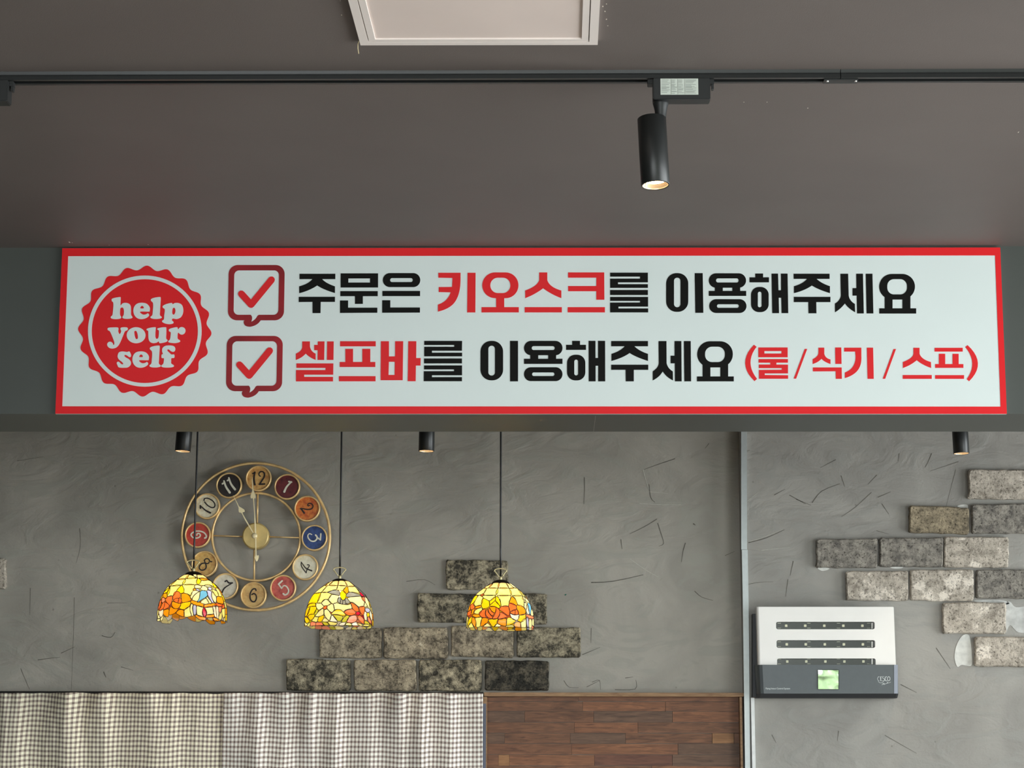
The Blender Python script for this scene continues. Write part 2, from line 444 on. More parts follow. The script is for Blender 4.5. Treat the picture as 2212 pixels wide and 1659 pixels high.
# aluminium bead on the corner of the bay and the white duct below the trap
M_alu = plain('brushed_aluminium', (186, 192, 192), rough=0.38, metal=0.35, var=0.04, scale=60)
def strip(name, ptsL, ptsR, Y0, Y1, mat, parent=None):
    v = []
    for (a, b) in zip(ptsL, ptsR):
        pa, pb = at(*a, Y0), at(*b, Y0)
        v += [pa, pb, Vector((pb.x, Y1, pb.z)), Vector((pa.x, Y1, pa.z))]
    f = []
    k = len(ptsL)
    for i in range(k - 1):
        o = i * 4
        for j in range(4): f.append((o + j, o + (j + 1) % 4, o + 4 + (j + 1) % 4, o + 4 + j))
    f += [(0, 1, 2, 3), tuple(4 * (k - 1) + j for j in (3, 2, 1, 0))]
    m = MB(); m.add(v, f); return m.build(name, mat, parent)
trim = struct(strip('trim_2', [(1600.5, 600), (1601.3, 1187)], [(1612.8, 600), (1613.8, 1187)], Y_RWALL - 0.012, Y_RWALL, M_alu), 'thin grey aluminium corner bead beside the insect trap', 'trim')
strip('corner_bead', [(1602.5, 1187.6), (1604.5, 1290), (1609.5, 1659), (1611, 1800)], [(1615.2, 1187.6), (1617, 1290), (1620.5, 1659), (1622, 1800)], Y_RWALL - 0.013, Y_RWALL, M_alu, trim)
struct(strip('trim_3', [(1622, 1507), (1625, 1659), (1626, 1800)], [(1629.5, 1507), (1632.5, 1659), (1634, 1800)], Y_RWALL - 0.02, Y_RWALL, plain('white_duct', (226, 228, 226), rough=0.4)), 'narrow white cable duct below the insect trap', 'trim')

# trowel scratches in the plaster (too many and too fine to pick apart)
def scratches(name, wall, Y, sets, mat):
    mb = MB()
    for (x0, y0, s, lines) in sets:
        f3 = crop(x0, y0, s, Y - 0.0008)
        for pts, w in lines:
            stroke(mb, pts, (w * s, w * s * 0.45), f3, True, n=3)
    o = mb.build(name, mat, wall); o['kind'] = 'stuff'
M_scr = plain('scratch_dark', (92, 88, 80), rough=0.8, var=0.3, scale=80)
M_scl = plain('scratch_light', (182, 179, 169), rough=0.7, var=0.2, scale=80)
S1 = (1240, 900, 3.95, [([(88,520),(90,620),(84,745)], 1.6), ([(860,360),(740,400),(600,450)], 1.6), ([(640,580),(655,690),(690,730)], 1.6),
     ([(705,875),(600,940),(475,1000)], 1.7), ([(715,910),(740,990),(765,1080),(725,1105)], 1.7), ([(950,1080),(930,1150),(917,1240)], 1.9),
     ([(150,1415),(330,1405),(590,1350)], 2.4), ([(1030,1490),(1090,1540),(1185,1568)], 1.8), ([(1020,915),(1035,925)], 3.0), ([(1290,1185),(1370,1150)], 1.3),
     ([(400,1050),(410,1130)], 1.8), ([(1150,230),(1120,270)], 1.3)])
S0 = (0, 880, 2.676, [([(175,1045),(173,1200)], 1.2), ([(220,1460),(290,1450),(345,1445)], 1.6), ([(355,1420),(430,1385)], 1.6), ([(430,1100),(425,1300),(412,1640)], 0.9),
     ([(460,700),(465,800),(440,900)], 1.0), ([(590,1320),(640,1330),(665,1300)], 1.7), ([(600,1530),(612,1560)], 2.2), ([(700,1500),(770,1520)], 1.2), ([(120,1510),(170,1630)], 1.3),
     ([(620,1130),(735,1130)], 0.9), ([(100,310),(250,285)], 0.9)])
S3 = (1020, 1460, 3.352, [([(665,35),(700,80),(770,85)], 1.3), ([(870,45),(920,32),(930,100)], 1.3), ([(1035,100),(1180,95),(1185,30)], 1.5), ([(1110,15),(1165,8)], 1.6)])
S4 = (600, 1180, 3.16, [([(880,240),(1000,228),(1075,265)], 1.3), ([(2140,560),(2138,660)], 1.3), ([(2080,740),(2200,690)], 1.4), ([(2110,960),(2200,915)], 1.3)])
S2 = (1720, 980, 3.455, [([(768,0),(762,55)], 1.3), ([(1010,0),(985,60),(962,102)], 1.7), ([(1210,60),(1000,130)], 1.1), ([(120,365),(190,280),(325,225)], 1.7), ([(335,165),(362,245)], 1.6),
     ([(600,160),(535,230)], 1.5), ([(610,325),(705,285)], 1.6), ([(560,290),(440,400),(340,470)], 1.3), ([(0,340),(110,385)], 1.5), ([(640,375),(690,450)], 1.4), ([(1190,120),(1120,390)], 0.9),
     ([(1045,1450),(1150,1605)], 1.4), ([(600,575),(690,600)], 1.2), ([(295,45),(180,105)], 1.2)])
S5 = (1240, 900, 3.95, [([(1490,1075),(1640,1035),(1795,965)], 2.0), ([(1840,670),(1975,745)], 1.7), ([(1870,1235),(1845,1355)], 1.7), ([(1825,1390),(1806,1535)], 1.4), ([(1490,1430),(1590,1412),(1700,1410)], 1.2), ([(1475,295),(1500,285)], 1.3), ([(1710,668),(1800,620)], 1.4)])
S6 = (1560, 1280, 4.376, [([(1690,870),(1838,945)], 1.6), ([(1100,1310),(1090,1400)], 1.6), ([(1540,1350),(1680,1430),(1838,1520)], 1.2), ([(470,1345),(510,1420)], 1.3)])
scratches('trowel_marks', wall_back, Y_WALL, [S1, S0, S3, S4], M_scr)
scratches('trowel_marks', wall_bay, Y_RWALL, [S2, S5, S6], M_scr)
L1s = (1240, 900, 3.95, [([(590,455),(610,530),(640,620)], 1.8), ([(640,640),(800,655)], 1.0), ([(560,740),(720,750),(910,750)], 1.1), ([(480,1215),(600,1300),(720,1370)], 1.2)])
L2s = (1240, 900, 3.95, [([(1480,720),(1585,635)], 1.2), ([(1600,1140),(1840,1115)], 1.0), ([(1500,1065),(1640,1020),(1780,960)], 1.0)])
scratches('trowel_ridges', wall_back, Y_WALL, [L1s], M_scl)
scratches('trowel_ridges', wall_bay, Y_RWALL, [L2s], M_scl)
# lime smears left beside bricks
def smear(pts, wall, Y, mat):
    loop = catmull(pts, True, 4); mb = MB()
    fill(mb, [loop], lambda x, y: at(x, y, Y - 0.0015), lambda x, y: at(x, y, Y)); o = mb.build('lime_smear', mat, wall); return o
M_lime = plain('lime_smear', (214, 214, 208), rough=0.8, var=0.15, scale=40, bump=0.4, bscale=90)
M_lime2 = plain('lime_wash', (190, 190, 186), rough=0.8, var=0.22, scale=30, bump=0.4, bscale=90)
smear([(2078,1374),(2092,1371),(2097,1390),(2099,1415),(2098,1438),(2078,1436),(2068,1440),(2062,1420),(2066,1395)], wall_bay, Y_RWALL, M_lime)
smear([(2172,1308),(2182,1300),(2195,1312),(2230,1312),(2230,1360),(2200,1366),(2182,1350),(2172,1366)], wall_bay, Y_RWALL, M_lime2)
smear([(1766,1226),(1790,1227),(1788,1231),(1775,1233)], wall_bay, Y_RWALL, M_lime)
smear([(2068,1094),(2078,1090),(2090,1091),(2088,1100)], wall_bay, Y_RWALL, M_lime)
smear([(1924,1225),(1950,1224),(1946,1228),(1930,1228)], wall_bay, Y_RWALL, M_lime)
smear([(2106,1297),(2160,1296),(2180,1302),(2170,1306),(2120,1302)], wall_bay, Y_RWALL, M_lime2)
smear([(700,1423),(760,1424),(740,1427),(712,1427)], wall_back, Y_WALL, M_lime2)
smear([(900,1424),(935,1425),(925,1428),(905,1428)], wall_back, Y_WALL, M_lime2)

#@@BRICKS
BM = {
 'd': brick_mat('brick_sooty', (70, 67, 59), (200, 188, 160), (210, 200, 174), 0.51, 0.66),
 'm': brick_mat('brick_brown', (92, 85, 74), (196, 182, 156), (216, 204, 180), 0.48, 0.64),
 'k': brick_mat('brick_black', (50, 49, 45), (128, 120, 104), (188, 176, 148), 0.55, 0.64),
 'g': brick_mat('brick_grey', (104, 100, 95), (168, 162, 151), (194, 187, 174), 0.48, 0.70),
 'l': brick_mat('brick_limed', (142, 134, 122), (204, 194, 180), (236, 226, 212), 0.45, 0.53),
 't': brick_mat('brick_tan', (104, 96, 82), (178, 164, 138), (204, 192, 166), 0.48, 0.68),
}
def brick(px0, py0, px1, py1, key, wall, Y, seed, skew=(0, 0)):
    r = random.Random(seed); n = 7; loop = []
    d = 0.022 + r.uniform(-.003, .004)
    ed = []
    cr = 3.2
    for i in range(10): ed.append((px0 + cr + (px1 - px0 - 2 * cr) * i / 9, py0 + skew[0] * i / 9))
    for i in range(6): ed.append((px1, py0 + cr + skew[0] + (py1 - py0 - 2 * cr) * i / 5))
    for i in range(10): ed.append((px1 - cr - (px1 - px0 - 2 * cr) * i / 9, py1 + skew[1] * (9 - i) / 9))
    for i in range(6): ed.append((px0, py1 - cr - (py1 - py0 - 2 * cr) * i / 5))
    ed = [(x + r.uniform(-1.0, 1.0), y + r.uniform(-1.0, 1.0)) for x, y in ed]
    cx, cy = (px0 + px1) / 2, (py0 + py1) / 2
    v = []; k = len(ed)
    for x, y in ed: v.append(at(x, y, Y))
    for x, y in ed: p = at(x, y, Y); v.append(Vector((p.x, Y - d + 0.004, p.z)))
    for x, y in ed:
        p = at(x + (2.4 if x < cx else -2.4) * min(1, abs(x - cx) / 20), y + (2.4 if y < cy else -2.4) * min(1, abs(y - cy) / 12), Y); v.append(Vector((p.x, Y - d - r.uniform(0, .002), p.z)))
    # origin at the brick centre so that its texture is its own
    f = []
    for a in (0, k):
        for i in range(k):
            j = (i + 1) % k; f.append((a + i, a + j, a + k + j, a + k + i))
    f.append(tuple(range(2 * k, 3 * k)))
    c = at(cx, cy, Y); c.y = Y - d / 2
    me = bpy.data.meshes.new('brick'); me.from_pydata([tuple(p - c) for p in v], [], f); me.materials.append(BM[key]); me.update()
    bm = bmesh.new(); bm.from_mesh(me); bmesh.ops.recalc_face_normals(bm, faces=bm.faces); bm.to_mesh(me); bm.free()
    o = bpy.data.objects.new('brick', me); COL.objects.link(o); o.parent = wall; o.location = c - origin(wall)
for i, (a, b, c, d, k, s) in enumerate([
    (963.5,1210.5,1097.5,1274.5,'d',(1,1)), (902,1282,1041,1345,'d',(2,1)), (1047,1283,1181.5,1348,'d',(0,1)),
    (691,1357.5,825,1421.5,'m',(0,1)), (829.5,1356,968,1422.5,'m',(1,1)), (975,1353,1109.5,1419,'m',(0,2)), (1117,1355.5,1254.5,1420,'d',(1,1)),
    (619.5,1424,758,1492,'d',(1,1)), (765.5,1425.5,900,1492.5,'m',(1,1)), (905.5,1425.5,1040.5,1493,'d',(0,1)), (1048,1427,1185.5,1492,'k',(1,0)),
    (-122,1206,14.5,1270,'l',(1,2))]):
    brick(a, b, c, d, k, wall_back, Y_WALL, 40 + i, s)
for i, (a, b, c, d, k, s) in enumerate([
    (2090,1015.5,2228,1079,'l',(1,1)), (1962.5,1093,2090.5,1151,'t',(5,4)), (2097,1090.5,2234,1153,'g',(-1,1)),
    (1762,1166,1893.5,1227,'g',(-1,0)), (1898,1163,2035,1224.5,'g',(0,1)), (2037.5,1161,2176.5,1226,'l',(0,1)),
    (1826,1235,1959.5,1297.5,'l',(0,1)), (1964.5,1231.5,2101.5,1298,'l',(0,1)), (2106.5,1231.5,2242,1293,'g',(0,1)),
    (2034.5,1302,2171.5,1368.5,'l',(0,1)), (2104,1376,2240,1440,'l',(0,1))]):
    brick(a, b, c, d, k, wall_bay, Y_RWALL, 80 + i, s)

#@@SIGN
YS = Y_SIGN - 0.010            # face of the board
sc0 = at(1147, 893, YS)
sign = empty('sign_board', (sc0.x, Y_SIGN, sc0.z), 'long white sign with red border and large Korean lettering on the ceiling beam', 'sign')
def flat(name, loops_list, cr, Y, mat, parent, th=0.0012):
    x0, y0, s = cr; f = crop(x0, y0, s, Y); mb = MB()
    back = (lambda x, y: f(x, y) + Vector((0, th, 0)))
    for i, loops in enumerate(loops_list):
        o_ = Vector((0, -8e-6 * i, 0)); fill(mb, loops, lambda x, y: f(x, y) + o_, back)
    return mb.build(name, mat, parent)
M_white = plain('sign_white_vinyl', (212, 222, 220), rough=0.45, var=0.01, scale=6, spec=0.35)
M_red = plain('sign_red_vinyl', (218, 22, 30), rough=0.5, var=0.02, scale=6, spec=0.3)
M_redt = plain('sign_red_letters', (214, 26, 32), rough=0.5, var=0.02, scale=8, spec=0.3)
M_black = plain('sign_black_letters', (14, 14, 12), rough=0.55, var=0.05, scale=8, spec=0.12)
M_redd = plain('sign_dark_red_print', (140, 22, 30), rough=0.5, var=0.28, scale=9, spec=0.3)
O4 = [(134.5, 536.2), (2160.6, 534.6), (2175, 894), (119.5, 893.8)]
mb = MB()
fv = [at(x, y, YS) for x, y in O4]; bv = [Vector((p.x, Y_SIGN - 0.0005, p.z)) for p in fv]
mb.add(fv + bv, [(0,1,2,3), (4,7,6,5), (0,4,5,1), (1,5,6,2), (2,6,7,3), (3,7,4,0)])
mb.build('panel', M_white, sign)
I4 = [(147.2, 553.3), (2149.5, 551.8), (2161.5, 878.3), (134.5, 877.6)]
flat('border', [[O4, I4]], (0, 0, 1), YS - 0.0008, M_red, sign, 0.0006)
E = (100, 520, 3.95)
YP = YS - 0.0008
# scalloped seal
cx, cy, rx, ry = 840.5, 771, 569, 559
sc = []
for i in range(400):
    g = 2 * PI * i / 400
    w = math.cos(20 * (g - math.radians(2) ))
    r_ = 0.965 + 0.035 * (w if w > 0 else w * 0.9)
    sc.append((cx + rx * r_ * math.sin(g), cy - ry * r_ * math.cos(g)))
seal = flat('seal', [[sc]], E, YP, M_red, sign, 0.0006)
ell = lambda a, b, n=96: [(cx + a * math.sin(2*PI*i/n), cy - b * math.cos(2*PI*i/n)) for i in range(n)]
flat('seal_ring', [[ell(485, 474), ell(453, 443)]], E, YP - 0.0006, M_white, seal, 0.0006)
TX = (220, 630, 9.215)
e1 = [(957,330),(952,375),(935,397),(765,398),(790,440),(840,458),(890,445),(915,430),(940,455),(930,490),(870,530),(790,547),(710,530),(650,470),(627,385),(645,300),(700,240),(790,220),(880,235),(935,280)]
e1h = [(765,331),(775,295),(800,283),(825,295),(832,331)]
l1 = [(975,160),(1000,135),(1070,115),(1150,107),(1172,125),(1165,250),(1158,380),(1155,465),(1190,500),(1185,525),(1120,542),(1030,542),(975,525),(970,500),(1005,465),(1015,380),(1022,290),(1015,220),(985,190)]
sh = lambda p, dx, dy: [(x + dx, y + dy) for x, y in p]
LAT = [
 [[(195,155),(215,135),(280,118),(360,108),(376,120),(372,200),(373,275),(410,235),(470,222),(540,240),(575,290),(580,380),(582,460),(607,500),(600,525),(540,540),(460,540),(415,525),(412,500),(435,460),(440,380),(425,325),(400,315),(370,330),(362,380),(362,460),(384,500),(375,530),(320,545),(240,545),(185,530),(178,500),(210,465),(222,380),(230,280),(225,215),(200,190)]],
 [e1, e1h], [l1],
 [[(1210,300),(1225,275),(1290,245),(1390,225),(1410,250),(1450,228),(1520,225),(1590,260),(1620,340),(1615,430),(1570,510),(1490,545),(1410,535),(1395,570),(1425,600),(1420,630),(1360,647),(1280,640),(1210,610),(1200,580),(1235,550),(1242,470),(1252,400),(1250,345),(1220,325)], [(1405,440),(1400,400),(1408,340),(1430,318),(1455,335),(1465,380),(1455,430),(1430,458)]],
 [[(112,745),(130,720),(200,712),(310,712),(332,740),(325,790),(355,845),(385,790),(370,745),(385,715),(450,708),(505,715),(518,745),(500,770),(460,790),(420,880),(370,1000),(330,1070),(280,1115),(210,1133),(150,1120),(112,1080),(108,1035),(140,1000),(185,1000),(215,1025),(225,1055),(243,1055),(248,1010),(225,940),(185,840),(155,785),(125,770)]],
 [[(682 + 187*math.sin(2*PI*i/24), 867 - 160*math.cos(2*PI*i/24)) for i in range(24)], [(645,800),(665,780),(690,790),(712,850),(718,920),(700,945),(675,935),(655,880)]],
 [[(888,755),(905,735),(980,715),(1060,708),(1072,725),(1065,830),(1068,910),(1095,940),(1125,915),(1135,850),(1135,775),(1108,755),(1112,732),(1190,712),(1270,708),(1282,725),(1282,830),(1280,930),(1308,965),(1290,995),(1220,1018),(1150,1025),(1130,990),(1090,1015),(1020,1025),(960,1000),(930,940),(925,850),(922,785),(900,770)]],
 [[(1332,765),(1350,740),(1420,718),(1500,708),(1518,750),(1550,715),(1600,705),(1650,730),(1665,780),(1645,830),(1600,855),(1555,845),(1520,815),(1508,860),(1510,935),(1555,970),(1550,1000),(1480,1022),(1400,1022),(1335,1010),(1322,985),(1355,950),(1368,880),(1370,810),(1340,790)]],
 [[(320,1250),(345,1205),(410,1190),(500,1200),(545,1190),(570,1225),(582,1270),(570,1300),(540,1300),(500,1270),(460,1258),(450,1280),(480,1310),(540,1345),(578,1400),(570,1460),(520,1505),(450,1515),(340,1508),(310,1460),(297,1420),(315,1395),(345,1400),(380,1435),(415,1448),(425,1430),(395,1395),(340,1350),(315,1300)]],
 [sh(e1, -19, 968), sh(e1h, -19, 968)], [sh(l1, -20, 966)],
 [[(1190,1255),(1215,1240),(1200,1190),(1205,1130),(1250,1085),(1330,1070),(1420,1080),(1460,1120),(1455,1175),(1420,1198),(1375,1185),(1340,1155),(1310,1150),(1305,1175),(1345,1215),(1385,1250),(1440,1252),(1440,1315),(1385,1325),(1380,1380),(1382,1430),(1432,1465),(1425,1495),(1360,1510),(1250,1510),(1190,1495),(1185,1468),(1222,1435),(1235,1370),(1232,1325),(1190,1318)]],
]
for g in LAT:
    flat('letter', [[catmull(l, True, 4) for l in g]], TX, YP - 0.0006, M_white, seal, 0.0006)
# ticked speech-bubble boxes
for dx, dy in ((0, 0), (-16, 605)):
    def S(p): return [(x + dx, y + dy) for x, y in p]
    skew = lambda p: [(x - (y - 207) / 473 * 8, y) for x, y in p]
    bub = flat('speech_bubble', [[S(skew(RR(1557, 207, 2035, 679, 78))), S(skew(RR(1605, 253, 1987, 632, 42)))],
        [S(path([(1700, 660), (1684, 692), ('q', 1684, 734, 1740, 734), ('q', 1815, 722, 1838, 660)]))]], E, YP, M_redd, sign, 0.0006)
    flat('bubble_notch', [[S(path([(1735, 626), ('q', 1768, 642, 1750, 690), ('q', 1788, 670, 1800, 640), (1822, 626)]))]], E, YP - 0.0006, M_white, bub, 0.0005)
    mk = MB(); stroke(mk, S([(1665, 453), (1748, 545), (1922, 333)]), 58, crop(*E, YP - 0.0004), smooth=False)
    mk.build('check_mark', M_redt, bub)
# Hangul syllables
CA, CB, CC, CD = (620,570,5.53), (1000,570,5.267), (1400,570,7.373), (1680,570,6.9125)
CE, CF, CG, CH = (620,715,5.53), (1000,715,6.9125), (1300,715,6.9125), (1590,730,4.0963)
def P(*it): return [path(list(it))]
GL = [
 ('k', CA, [P((150,118),(577,118),(577,182),(420,182),('q',470,235,573,268),(573,348),('q',450,315,360,258),('q',270,320,146,350),(146,268),('q',255,240,303,182),(150,182)),
            P((140,393),(573,393),(573,454),(403,454),(400,588),(305,588),(305,454),(140,456))]),
 ('k', CA, [[R(641,113,1088,282), R(733,174,992,223)], P((637,325),(1084,325),(1084,386),(906,386),(906,478),(812,478),(812,386),(637,386)), P((633,437),(730,437),(730,523),(1079,523),(1079,584),(633,586))]),
 ('k', CA, [[RR(1145,110,1592,277,83), RR(1232,170,1502,217,23)], [R(1140,323,1590,385)], P((1137,434),(1234,434),(1234,521),(1588,521),(1588,582),(1137,584))]),
 ('r', CA, [P((1808,106),(2073,106),(2073,200),('q',2070,390,1985,480),('q',1920,545,1803,570),(1803,486),('q',1920,450,1955,340),(1812,337),(1812,277),(1972,275),(1976,168),(1808,165)),
            [[(x0, y0) for x0, y0 in ((2157,106),(2253,106),(2250,580),(2152,580))]]]),
 ('r', CB, [[RR(220,97,632,390,146), RR(312,157,540,332,86)], [R(378,385,470,495)], [R(212,492,636,552)]]),
 ('r', CB, [P((868,97),(960,97),(960,185),('q',985,265,1120,303),(1120,390),('q',1000,345,913,277),('q',825,345,709,390),(709,303),('q',845,255,868,185)), [R(703,492,1126,552)]]),
 ('r', CB, [P((1197,97),(1608,97),(1610,408),(1518,408),(1518,311),(1197,311),(1197,252),(1518,252),(1518,157),(1197,157)), [R(1192,492,1616,552)]]),
 ('k', CB, [P((1675,100),(2105,100),(2105,210),(1765,210),(1765,231),(2105,231),(2105,273),(1675,273),(1675,168),(2015,168),(2015,145),(1675,145)), [R(1675,297,2105,354)],
            P((1675,376),(2107,376),(2107,486),(1770,486),(1770,507),(2108,507),(2108,552),(1675,552),(1675,440),(2015,440),(2015,421),(1675,421))]),
 ('k', CC, [[RR(288,147,640,764,165), RR(413,220,516,690,50)], P((743,147),(870,147),(880,780),(753,780))]),
 ('k', CC, [[RR(967,150,1560,380,115), RR(1083,231,1442,297,32)], [R(1062,355,1190,435)], [R(1342,355,1467,435)], [R(967,430,1563,510)], [RR(973,562,1567,782,110), RR(1097,643,1445,700,28)]]),
 ('k', CC, [[R(1707,153,1832,216)], [R(1616,214,1926,294)], [RR(1640,368,1921,768,125), RR(1748,443,1808,692,30)],
            P((1967,155),(2070,155),(2078,420),(2118,420),(2116,155),(2222,155),(2233,785),(2127,785),(2121,540),(2081,540),(2086,785),(1978,785))]),
 ('k', CD, [P((238,147),(775,147),(775,224),(582,224),('q',650,290,780,333),(780,437),('q',620,390,510,324),('q',400,400,243,437),(243,333),('q',370,300,435,228),(430,224),(238,224)), P((241,492),(788,492),(788,571),(576,571),(579,738),(460,738),(457,571),(241,571))]),
 ('k', CD, [P((936,147),(1052,147),(1060,470),('q',1070,550,1153,598),(1157,722),('q',1060,670,1003,592),('q',940,675,855,723),(855,592),('q',935,545,943,470)),
            P((1173,147),(1273,147),(1286,740),(1185,740),(1180,474),(1118,474),(1118,362),(1175,362)), P((1315,147),(1415,147),(1429,740),(1328,740))]),
 ('k', CD, [[RR(1515,150,2050,530,190), RR(1636,228,1930,456,100)], [R(1597,470,1715,668)], [R(1862,470,1982,668)], [R(1700,480,1880,533)], [R(1517,664,2068,742)]]),
 ('r', CE, [P((182,124),(274,124),(274,185),('q',285,245,342,270),(342,346),('q',265,315,224,270),('q',180,320,106,346),(106,270),('q',180,240,182,185)), P((368,124),(448,124),(444,346),(364,346),(367,229),(325,229),(325,166),(368,166)), P((480,124),(558,124),(555,346),(476,346)),
            P((112,387),(554,387),(552,522),(205,522),(205,548),(550,548),(550,602),(107,602),(108,466),(460,466),(460,441),(112,441))]),
 ('r', CE, [[R(634,122,1060,183)], [R(697,213,789,372)], [R(900,213,995,372)], [R(630,370,1055,430)], [R(620,539,1058,601)]]),
 ('r', CE, [[path([(1122,122),(1218,122),(1218,303),(1291,303),(1291,122),(1388,122),(1382,588),(1118,588)]), path([(1217,368),(1288,368),(1285,525),(1213,525)])], P((1449,122),(1545,122),(1543,323),(1597,323),(1595,413),(1540,413),(1537,600),(1442,600))]),
 ('k', CE, [P((1639,118),(2092,118),(2090,236),(1732,236),(1732,259),(2092,259),(2092,303),(1639,303),(1639,188),(1998,188),(1998,167),(1639,167)), [R(1637,328,2090,387)],
            P((1637,411),(2091,411),(2091,529),(1732,529),(1732,551),(2090,551),(2090,600),(1633,600),(1635,480),(1995,480),(1995,459),(1637,459))]),
 ('k', CF, [[RR(262,147,600,737,160), RR(380,220,478,665,48)], [R(704,147,823,752)]]),
 ('k', CF, [[RR(912,147,1487,362,107), RR(1028,226,1370,284,28)], [R(1005,340,1125,418)], [R(1273,340,1392,418)], [R(912,414,1487,491)], [RR(912,541,1487,748,103), RR(1033,619,1366,672,26)]]),
 ('k', CF, [[R(1631,147,1749,207)], [R(1541,206,1838,282)], [RR(1555,354,1828,738,122), RR(1663,428,1720,663,28)],
            P((1877,147),(1980,147),(1980,402),(2018,402),(2018,147),(2123,147),(2125,752),(2020,752),(2020,519),(1982,519),(1982,752),(1879,752))]),
 ('k', CG, [P((140,149),(690,149),(690,228),(488,228),('q',560,300,690,341),(690,447),('q',520,395,415,328),('q',320,400,144,447),(144,341),('q',280,300,340,230),(335,228),(140,228)), P((140,503),(694,503),(694,580),(478,580),(478,752),(358,752),(355,580),(140,580))]),
 ('k', CG, [P((847,150),(966,150),(968,480),('q',985,560,1061,602),(1063,738),('q',965,690,910,605),('q',860,690,761,738),(761,602),('q',845,545,851,480)), P((1086,150),(1188,150),(1193,752),(1092,752),(1090,483),(1028,483),(1028,368),(1086,368)), P((1226,150),(1328,150),(1334,752),(1233,752))]),
 ('k', CG, [[RR(1425,153,1957,540,190), RR(1542,234,1838,464,105)], [R(1505,480,1622,680)], [R(1770,480,1887,680)], [R(1610,490,1780,544)], [R(1421,678,1971,752)]]),
 ('r', CH, [P((158,60),(182,78),('q',72,220,186,362),(164,382),('q',0,225,158,60))]),
 ('r', CH, [[R(198,84,457,171), R(251,116,402,138)], P((200,187),(459,187),(459,219),(357,219),(357,236),(460,236),(460,314),(254,314),(254,328),(461,330),(461,361),(203,361),(202,283),(405,281),(405,267),(202,267),(202,235),(303,235),(303,219),(200,219))]),
 ('r', CH, [P((608,97),(630,97),(532,360),(510,360))]),
 ('r', CH, [P((729,86),(781,86),(781,140),('q',790,180,836,190),(836,231),('q',780,212,756,184),('q',730,215,678,231),(678,187),('q',728,165,729,130)), P((877,84),(932,84),(934,230),(879,230)), P((680,261),(935,261),(937,362),(883,362),(882,295),(680,296))]),
 ('r', CH, [P((957,86),(1109,86),(1109,160),('q',1115,255,1060,305),('q',1020,340,963,355),(963,306),('q',1060,270,1058,160),(1054,121),(957,121)), P((1158,86),(1213,86),(1219,362),(1164,362))]),
 ('r', CH, [P((1394,98),(1416,98),(1320,361),(1298,361))]),
 ('r', CH, [P((1570,87),(1624,87),(1624,140),('q',1640,190,1725,213),(1727,266),('q',1650,240,1599,197),('q',1550,240,1477,266),(1476,213),('q',1565,180,1570,140)), [R(1475,328,1732,362)]]),
 ('r', CH, [[R(1757,87,2006,121)], [R(1795,140,1851,233)], [R(1916,140,1970,233)], [R(1762,231,2012,265)], [R(1762,329,2018,362)]]),
 ('r', CH, [P((2049,63),(2028,80),('q',2146,220,2041,365),(2063,383),('q',2225,225,2049,63))]),
]
for c, cr, loops in GL:
    flat('letter', loops, cr, YP, M_black if c == 'k' else M_redt, sign, 0.0006)

#@@TRACK
M_blk = plain('black_powder_coat', (30, 32, 32), rough=0.36, var=0.06, scale=60, spec=0.5)
M_blk2 = plain('black_plastic', (34, 36, 36), rough=0.45, var=0.06, scale=60)
ty0 = atz(1106, 151.5, Z_CEIL).y
HT = 0.0165
ty1 = ty0 + 0.034
track = empty('lighting_track', (0, (ty0 + ty1) / 2, Z_CEIL), 'long black lighting track running across the ceiling', 'track')
for x0, x1 in ((XL, at(1815.5, 165, ty0).x), (at(1817, 165, ty0).x, XR)):
    mb = MB(); z0, z1 = Z_CEIL - HT, Z_CEIL
    prof = [(ty0, z1), (ty0 + 0.0015, z1 - 0.006), (ty0 + 0.0015, z1 - 0.008), (ty0, z1 - 0.009), (ty0, z0), (ty0 + 0.009, z0), (ty0 + 0.009, z0 + 0.008), (ty1 - 0.009, z0 + 0.008), (ty1 - 0.009, z0), (ty1, z0), (ty1, z1)]
    k = len(prof); mb.add([(x0, y, z) for y, z in prof] + [(x1, y, z) for y, z in prof], [(i, (i + 1) % k, (i + 1) % k + k, i + k) for i in range(k)])
    mb.f.append(tuple(range(k))); mb.f.append(tuple(range(2 * k - 1, k - 1, -1)))
    mb.build('rail', M_blk, track)
zb = Z_CEIL - HT
cvx = [atz(x, 176, zb).x for x in (1778, 1851)]
cov = MB().box((cvx[0], ty0 + 0.008, zb - 0.0022), (cvx[1], ty1 - 0.004, zb - 0.0001)).build('joiner_cover', M_blk2, track)
for x in (1786, 1847):
    p = atz(x, 175, zb); m = MB(); m.lathe([(0.0028, 0), (0.0028, -0.0012), (0.0014, -0.0018), (0.0001, -0.002)], (p.x, (ty0 + ty1) / 2 - 0.002, zb - 0.0022), 12)
    m.build('screw', plain('screw_steel', (225, 225, 222), rough=0.25, metal=0.8), cov, True)

